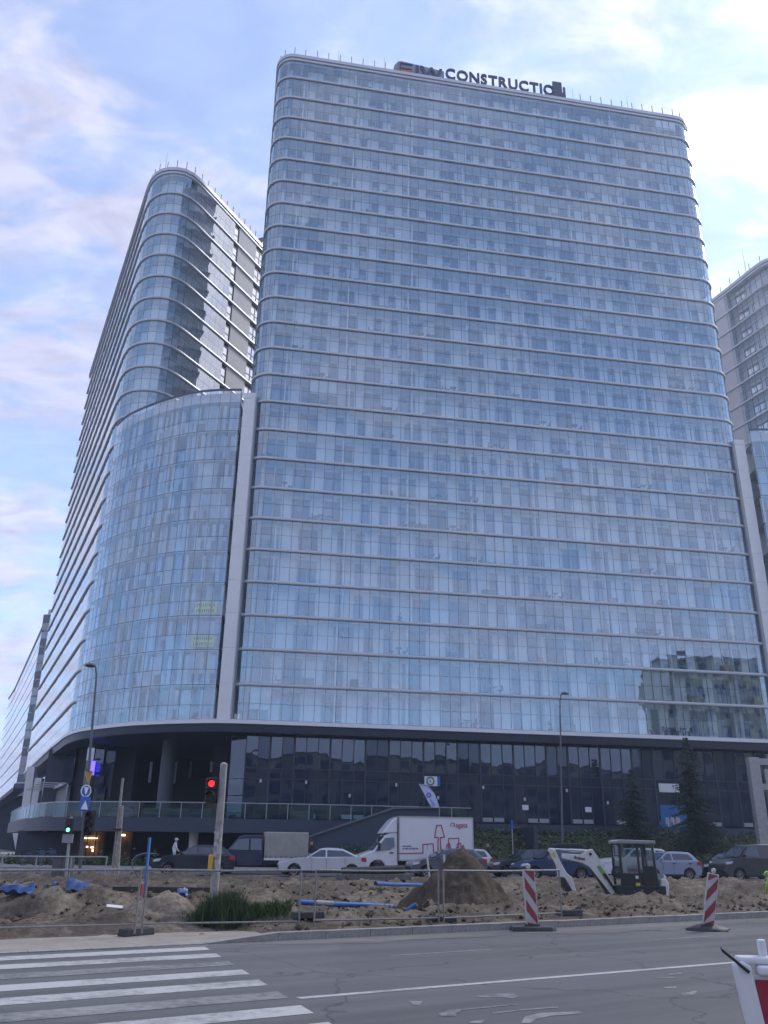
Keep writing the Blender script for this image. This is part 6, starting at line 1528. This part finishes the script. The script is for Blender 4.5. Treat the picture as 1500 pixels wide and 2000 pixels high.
for (p0, p1, Y, lab) in (((833, 1667), (841, 1716), 40, 'thin white stake leaning left of the soil cone'), ((867, 1669), (870, 1692), 40.5, 'thin white stake in front of the grey car')):
    A = V(*p1, Y); C = V(*p0, Y); zz_ = soil_z(A.x, Y); o = MB().tube([(0, 0, 0), (C.x - A.x, 0, C.z - zz_)], .04, 8).build('stake', mat('stake_white', (.55, .55, .53), .6)); o.location = (A.x, Y, zz_); tag(o, lab, 'stake')
MB_ = MB(); 
t_ = thing('trench_boards', 'dark planks shoring the open trench left of the signal pole', 'boards', (V(320, 1735, 28.2).x, 28.2, 0))
M_plank = mat('wet_plank', (.05, .042, .035), .85, var=.3, vscale=6)
for (z_, y_) in ((.30, .75), (.08, .80), (.34, -.4)): MB().box((.0 + y_ * .2, y_, z_), (2.7, .06, .17), rz=.04).build('plank', M_plank, t_)
# blue sheeting
M_sheet = mat('blue_sheet', (.05, .11, .27), .45, var=.3, vscale=5)
def sheet(lab, px, py, Y, w, d, seed, rz):
    q = V(px, py, Y); t = max(soil_z(q.x, Y), q.z - .12); n, mm = 16, 7; xs = np.linspace(-w / 2, w / 2, n); ys = np.linspace(-d / 2, d / 2, mm); X, Y_ = np.meshgrid(xs, ys)
    Z = .10 * np.abs(fbm(X * 2 + 9 + seed, Y_ * 5 + 4, seed, 3, 1.6)) * 2 + .06 * np.sin(Y_ / d * 6 + X * 3) + .04
    b = MB(); b.add([(x, y, z) for x, y, z in zip(X.ravel(), (Y_ + .08 * np.sin(X * 4)).ravel(), Z.ravel())], [(j * n + i, j * n + i + 1, (j + 1) * n + i + 1, (j + 1) * n + i) for j in range(mm - 1) for i in range(n - 1)])
    o = b.build('sheeting', M_sheet, smooth=60); o.location = (q.x, Y, t); o.rotation_euler = (.35, 0, rz); return tag(o, lab, 'sheeting', 'blue sheeting on the spoil')
sheet('long strip of crumpled blue sheeting at the left edge', 35, 1737, 21.6, .75, .35, 3, .05); sheet('crumpled blue sheeting on top of the left spoil bank', 152, 1726, 22.6, .55, .4, 5, .5)
sheet('scrap of blue sheeting right of the left spoil bank', 197, 1742, 22.0, .28, .25, 7, .2); sheet('scrap of blue sheeting at the edge of the open trench', 354, 1764, 22.6, .32, .22, 8, .7); sheet('small blue scrap between the two left sheets', 98, 1728, 22.3, .3, .2, 9, .1)
o = MB().box((0, 0, .02), (.36, .2, .03)).build('paper_scrap', mat('paper_white', (.62, .62, .6), .8), bevel=.02); q = V(225, 1761, 20.6); o.location = (q.x, 20.6, soil_z(q.x, 20.6) + .02); o.rotation_euler = (.2, .1, .3); tag(o, 'flat white scrap lying on the left spoil', 'litter')
o = MB().box((0, 0, .06), (.55, .22, .12)).build('concrete_block', M_conc, bevel=.02); q = V(985, 1714, 40); o.location = (q.x, 40, soil_z(q.x, 40)); tag(o, 'pale concrete block on the soil in front of the estate car', 'block')
# grass tuft round the signal pole
b = MB(); r_ = random.Random(12)
def blade(x, y, z, h, w, lx, ly, mi):
    a = Vector((x, y, z)); t = Vector((lx, ly, 0)); s_ = Vector((r_.gauss(0, 1), r_.gauss(0, 1), 0)).normalized() * w
    b.add([a - s_, a + s_, a + t * .35 + Vector((0, 0, h * .6)) + s_ * .7, a + t * .35 + Vector((0, 0, h * .6)) - s_ * .7, a + t + Vector((0, 0, h))], [(0, 1, 2, 3), (3, 2, 4)], mi)
gc = G(430, 1812, .05)
for i in range(5200):
    u = r_.gauss(0, .30); v_ = r_.gauss(0, .2)
    if i > 2900: u = r_.uniform(.1, 1.35); v_ = r_.gauss(.35, .14)
    x, y = gc.x + u, gc.y + .3 + v_; hh = (.66 if i <= 2900 else .24) * r_.uniform(.4, 1.15) * math.exp(-(u / (.62 if i <= 2900 else 3)) ** 2)
    blade(x, y, soil_z(x, y) - .02, max(.06, hh), .006 + .006 * r_.random(), r_.gauss(0, .10), r_.gauss(0, .10), r_.choice((0, 0, 1, 2)) if i <= 2900 else r_.choice((1, 2, 2)))
tag(b.build('grass_tuft', [mat('grass_dark', (.022, .045, .022), .8), mat('grass_mid', (.040, .078, .026), .8), mat('grass_light', (.07, .12, .035), .8)]), 'dark green grass tuft round the foot of the signal pole', 'grass', kind='stuff')

# ------------------------------------------------------------------ spruces
def spruce(lab, px, Y, z0, ztop, wid, seed, dens=1.0):
    r_ = random.Random(seed); q = V(px, 1560, Y); root = thing('spruce_tree', lab, 'tree', (q.x, Y, z0)); H = ztop - z0
    MB().tube([(0, 0, -.2), (.03, 0, H * .5), (0, 0, H)], [.14, .08, .012], 8).build('trunk', mat('bark', (.05, .04, .032), .95), root, smooth=50)
    b = MB(); limbs = MB()
    z = H * .06
    while z < H * .985:
        f_ = 1 - z / H; R_ = wid * (f_ ** .80) * r_.uniform(.8, 1.12) + .07; nb = int(5 + 6 * f_)
        for k in range(nb):
            a = r_.uniform(0, 2 * math.pi); L_ = R_ * r_.uniform(.42, 1.28); d_ = Vector((math.cos(a), math.sin(a), 0)); droop = -.10 - .30 * f_
            tip = Vector((0, 0, z)) + d_ * L_ + Vector((0, 0, L_ * droop + .10))
            if L_ > .5: limbs.tube([(0, 0, z), tuple(Vector((0, 0, z)).lerp(tip, .9))], [.022, .005], 4, cap=False)
            ns = max(3, int(L_ / .13 * dens))
            side = Vector((-d_.y, d_.x, 0))
            for j in range(ns):
                t = (j + r_.random()) / ns; c = Vector((0, 0, z)).lerp(tip, .12 + .88 * t) + Vector((r_.gauss(0, .03), r_.gauss(0, .03), r_.gauss(0, .03)))
                for s_ in (-1, 1):
                    ln = (.10 + .30 * (1 - t) * min(1, L_)) * r_.uniform(.6, 1.2); e = c + (side * s_ + d_ * .7).normalized() * ln + Vector((0, 0, -.05 - ln * .25)); w = Vector((0, 0, .035)) + d_ * .04
                    b.add([c - w, c + w, e + w * .3, e - w * .3], [(0, 1, 2, 3)], r_.choice((0, 0, 1, 1, 2)))
        z += .13 + .10 * f_
    stuff(limbs.build('limbs', mat('bark', (.05, .04, .032), .95), root))
    b.build('crown', [mat('needle_dark', (.020, .037, .028), .75), mat('needle_mid', (.034, .058, .040), .75), mat('needle_light', (.058, .09, .054), .75)], root)
    return root
def bz(px, Y): q = V(px, 1600, Y); return float(bank_z(q.x, q.y))
spruce('taller dark spruce on the bank at the right', 1352, 69.0, bz(1352, 69.0) - .1, V(1344, 1438, 69).z, 2.35, 3)
spruce('shorter dark spruce on the bank, left of the taller one', 1238, 69.5, bz(1238, 69.5) - .1, V(1232, 1498, 69.5).z, 1.9, 8)

# ------------------------------------------------------------------ people
def person(lab, pos, rz, Hh, top, legs, skin, cap=None, hair=None, pose='walk', vest=None):
    root = thing('person', lab, 'person', pos, rz)
    me = bpy.data.meshes.new('body'); s = Hh / 1.75
    J = dict(pel=(0, 0, .95), chest=(.02, 0, 1.30), neck=(.03, 0, 1.48), head=(.05, 0, 1.58), crown=(.055, 0, 1.68),
             hl=(0, .10, .90), kl=(.16, .10, .50), al=(.12, .10, .09), tl=(.27, .11, .04), hr=(0, -.10, .90), kr=(-.02, -.10, .50), ar=(-.25, -.10, .12), tr=(-.13, -.11, .05),
             sl=(.02, .19, 1.41), el=(-.10, .25, 1.14), wl=(-.02, .24, .90), fl=(.02, .23, .80), sr=(.02, -.19, 1.41), er=(.08, -.25, 1.15), wr=(.24, -.22, .98), fr=(.30, -.2, .91))
    if pose == 'stand': J.update(kl=(.02, .10, .50), al=(0, .10, .09), tl=(.16, .12, .04), kr=(.02, -.10, .5), ar=(0, -.10, .09), tr=(.16, -.12, .04), el=(0, .27, 1.14), er=(0, -.27, 1.14), wl=(.06, .27, .9), wr=(.06, -.27, .9), fl=(.09, .26, .8), fr=(.09, -.26, .8))
    if pose == 'bend': J.update(pel=(-.18, 0, .85), chest=(.12, 0, 1.08), neck=(.30, 0, 1.20), head=(.40, 0, 1.23), crown=(.48, 0, 1.27), sl=(.22, .19, 1.14), sr=(.22, -.19, 1.14), el=(.32, .24, .88), er=(.32, -.24, .88), wl=(.45, .18, .68), wr=(.45, -.18, .68), fl=(.5, .15, .6), fr=(.5, -.15, .6), hl=(-.18, .1, .8), hr=(-.18, -.1, .8), kl=(.06, .12, .48), kr=(.04, -.12, .48), al=(-.05, .12, .09), ar=(-.05, -.12, .09), tl=(.12, .13, .04), tr=(.12, -.13, .04))
    rad = dict(pel=(.15, .12), chest=(.165, .115), neck=(.06, .06), head=(.085, .095), crown=(.07, .08), hl=(.10, .10), kl=(.068, .068), al=(.05, .05), tl=(.038, .035), sl=(.075, .075), el=(.052, .052), wl=(.036, .036), fl=(.03, .02))
    names = list(J); E_ = [('pel', 'chest'), ('chest', 'neck'), ('neck', 'head'), ('head', 'crown')]
    for q in 'lr': E_ += [('pel', 'h' + q), ('h' + q, 'k' + q), ('k' + q, 'a' + q), ('a' + q, 't' + q), ('chest', 's' + q), ('s' + q, 'e' + q), ('e' + q, 'w' + q), ('w' + q, 'f' + q)]
    me.from_pydata([tuple(c * s for c in J[n_]) for n_ in names], [(names.index(a), names.index(c)) for a, c in E_], [])
    ob = bpy.data.objects.new('body', me); COL.objects.link(ob)
    ob.modifiers.new('skin', 'SKIN'); sub = ob.modifiers.new('sub', 'SUBSURF'); sub.levels = 2
    lay = me.skin_vertices[0] if len(me.skin_vertices) else None
    if lay is None:
        bm = bmesh.new(); bm.from_mesh(me); bm.verts.layers.skin.verify(); bm.to_mesh(me); bm.free(); lay = me.skin_vertices[0]
    for i, n_ in enumerate(names):
        r1 = rad.get(n_) or rad.get(n_[0] + 'l'); lay.data[i].radius = (r1[0] * s, r1[1] * s); lay.data[i].use_root = (n_ == 'pel')
    dgp = bpy.context.evaluated_depsgraph_get(); m2 = bpy.data.meshes.new_from_object(ob.evaluated_get(dgp)); bpy.data.objects.remove(ob)
    for M_ in (top, legs, skin, M_blk): m2.materials.append(M_)
    hipz = J['pel'][2] * s - .08
    for pgn in m2.polygons:
        c = pgn.center; hd = Vector(J['head']) * s; mi = 0
        if (c - hd).length < .155 * s or (c - Vector(J['neck']) * s).length < .06 * s: mi = 2
        elif c.z < .10 * s: mi = 3
        elif c.z < hipz and abs(c.y) < .19 * s: mi = 1
        if min((c - Vector(J[w_]) * s).length for w_ in ('fl', 'fr')) < .085 * s: mi = 2
        pgn.material_index = mi; pgn.use_smooth = True
    o = bpy.data.objects.new('body', m2); COL.objects.link(o); o.parent = root
    hd = (Vector(J['head']) + Vector(J['crown'])) / 2 * s; ax = (Vector(J['crown']) - Vector(J['neck'])).normalized()
    b = MB(); b.lathe([(.10, .02), (.112, .05), (.10, .10), (.06, .135), (.001, .145)], hd, ax, 14)
    if cap: b.box(hd + ax * .035 + Vector((.12, 0, 0)), (.12, .15, .015))
    b.build('cap' if cap else 'hair', cap or hair, root, smooth=60)
    return root
M_skin = mat('skin', (.42, .26, .19), .6); M_jw = mat('white_jacket', (.60, .62, .66), .8); M_trw = mat('pale_trousers', (.42, .44, .48), .8); M_jd = mat('dark_jacket', (.018, .02, .026), .8); M_hair = mat('dark_hair', (.03, .02, .015), .7); M_vis = mat('hi_vis', (.34, .62, .09), .6); M_capw = mat('white_cap', (.66, .66, .68), .7)
q = V(338, 1690, 58.5); person('person in a white jacket and cap walking on the far pavement', (q.x, 58.5, .28), .35, 1.72, M_jw, M_trw, M_skin, cap=M_capw)
q = V(608, 1690, 58.8); person('person in dark clothes on the pavement behind the silver saloon', (q.x, 58.8, .28), 2.6, 1.74, M_jd, M_jd, M_skin, hair=M_hair, pose='stand')
q = V(955, 1690, 59.2); person('person in dark clothes on the pavement behind the white estate', (q.x, 59.2, .28), 3.0, 1.78, M_jd, M_jd, M_skin, hair=M_hair)
q = V(1503, 1725, 33.5); person('bent worker in a bright yellow-green vest at the right edge', (q.x + .32, 33.5, V(1503, 1706, 33.5).z - 1.30), math.pi * .62, 1.75, M_vis, M_jd, M_skin, cap=M_vis, pose='bend')

# two bicycles parked at the far left
def bicycle(lab, px, Y, rz):
    q = V(px, 1690, Y); t_ = thing('bicycle', lab, 'bicycle', (q.x, Y, .28), rz, 'parked bicycles'); M_fr = mat('bike_blue', (.04, .09, .20), .4)
    for x_ in (-.52, .52):
        w = MB().lathe([(.33, -.02), (.35, 0), (.33, .02), (.31, 0), (.33, -.02)], (x_, 0, .35), (0, 1, 0), 20).build('wheel', M_tyre, t_, smooth=60)
        b = MB()
        for k in range(8): a_ = math.pi * k / 8; b.bar((x_ - .31 * math.cos(a_), 0, .35 - .31 * math.sin(a_)), (x_ + .31 * math.cos(a_), 0, .35 + .31 * math.sin(a_)), .006)
        b.build('spokes', M_galv, w)
    b = MB()
    for a_, c_ in (((-.52, 0, .35), (-.08, 0, .32)), ((-.08, 0, .32), (-.2, 0, .82)), ((-.2, 0, .78), (.36, 0, .80)), ((-.08, 0, .32), (.38, 0, .72)), ((.52, 0, .35), (.36, 0, .92)), ((-.52, 0, .35), (-.2, 0, .76))): b.tube([a_, c_], .02, 8)
    b.build('frame', M_fr, t_); MB().box((-.22, 0, .88), (.24, .12, .06)).build('saddle', M_blk, t_, bevel=.02); MB().tube([(.34, -.28, 1.0), (.34, .28, 1.0)], .015, 8).build('handlebar', M_galv, t_); MB().box((.5, 0, .78), (.3, .36, .24)).build('basket', M_fr, t_)
bicycle('blue bicycle with a basket parked at the far left', 62, 57.5, .25); bicycle('second blue bicycle parked just right of the first', 84, 58.2, .1)

# ------------------------------------------------------------------ added thin blue volume that stands in for lens glare
hz_ = MB().box((0, 0, 52.5), (2840, 2840, 107)).build('glare_veil', mat('glare_veil_surface', (1, 1, 1)))
Mh = bpy.data.materials.new('glare_veil'); Mh.use_nodes = True; nh = Mh.node_tree.nodes; nh.clear()
oh = nh.new('ShaderNodeOutputMaterial'); vh = nh.new('ShaderNodeVolumePrincipled'); vh.inputs['Color'].default_value = (0.66, 0.79, 1.0, 1); vh.inputs['Density'].default_value = 0.00065; vh.inputs['Anisotropy'].default_value = 0.45
Mh.node_tree.links.new(vh.outputs[0], oh.inputs['Volume'])
hz_.data.materials.clear(); hz_.data.materials.append(Mh); tag(hz_, 'added pale blue volume imitating lens glare over the street', 'glare_veil', kind='stuff')
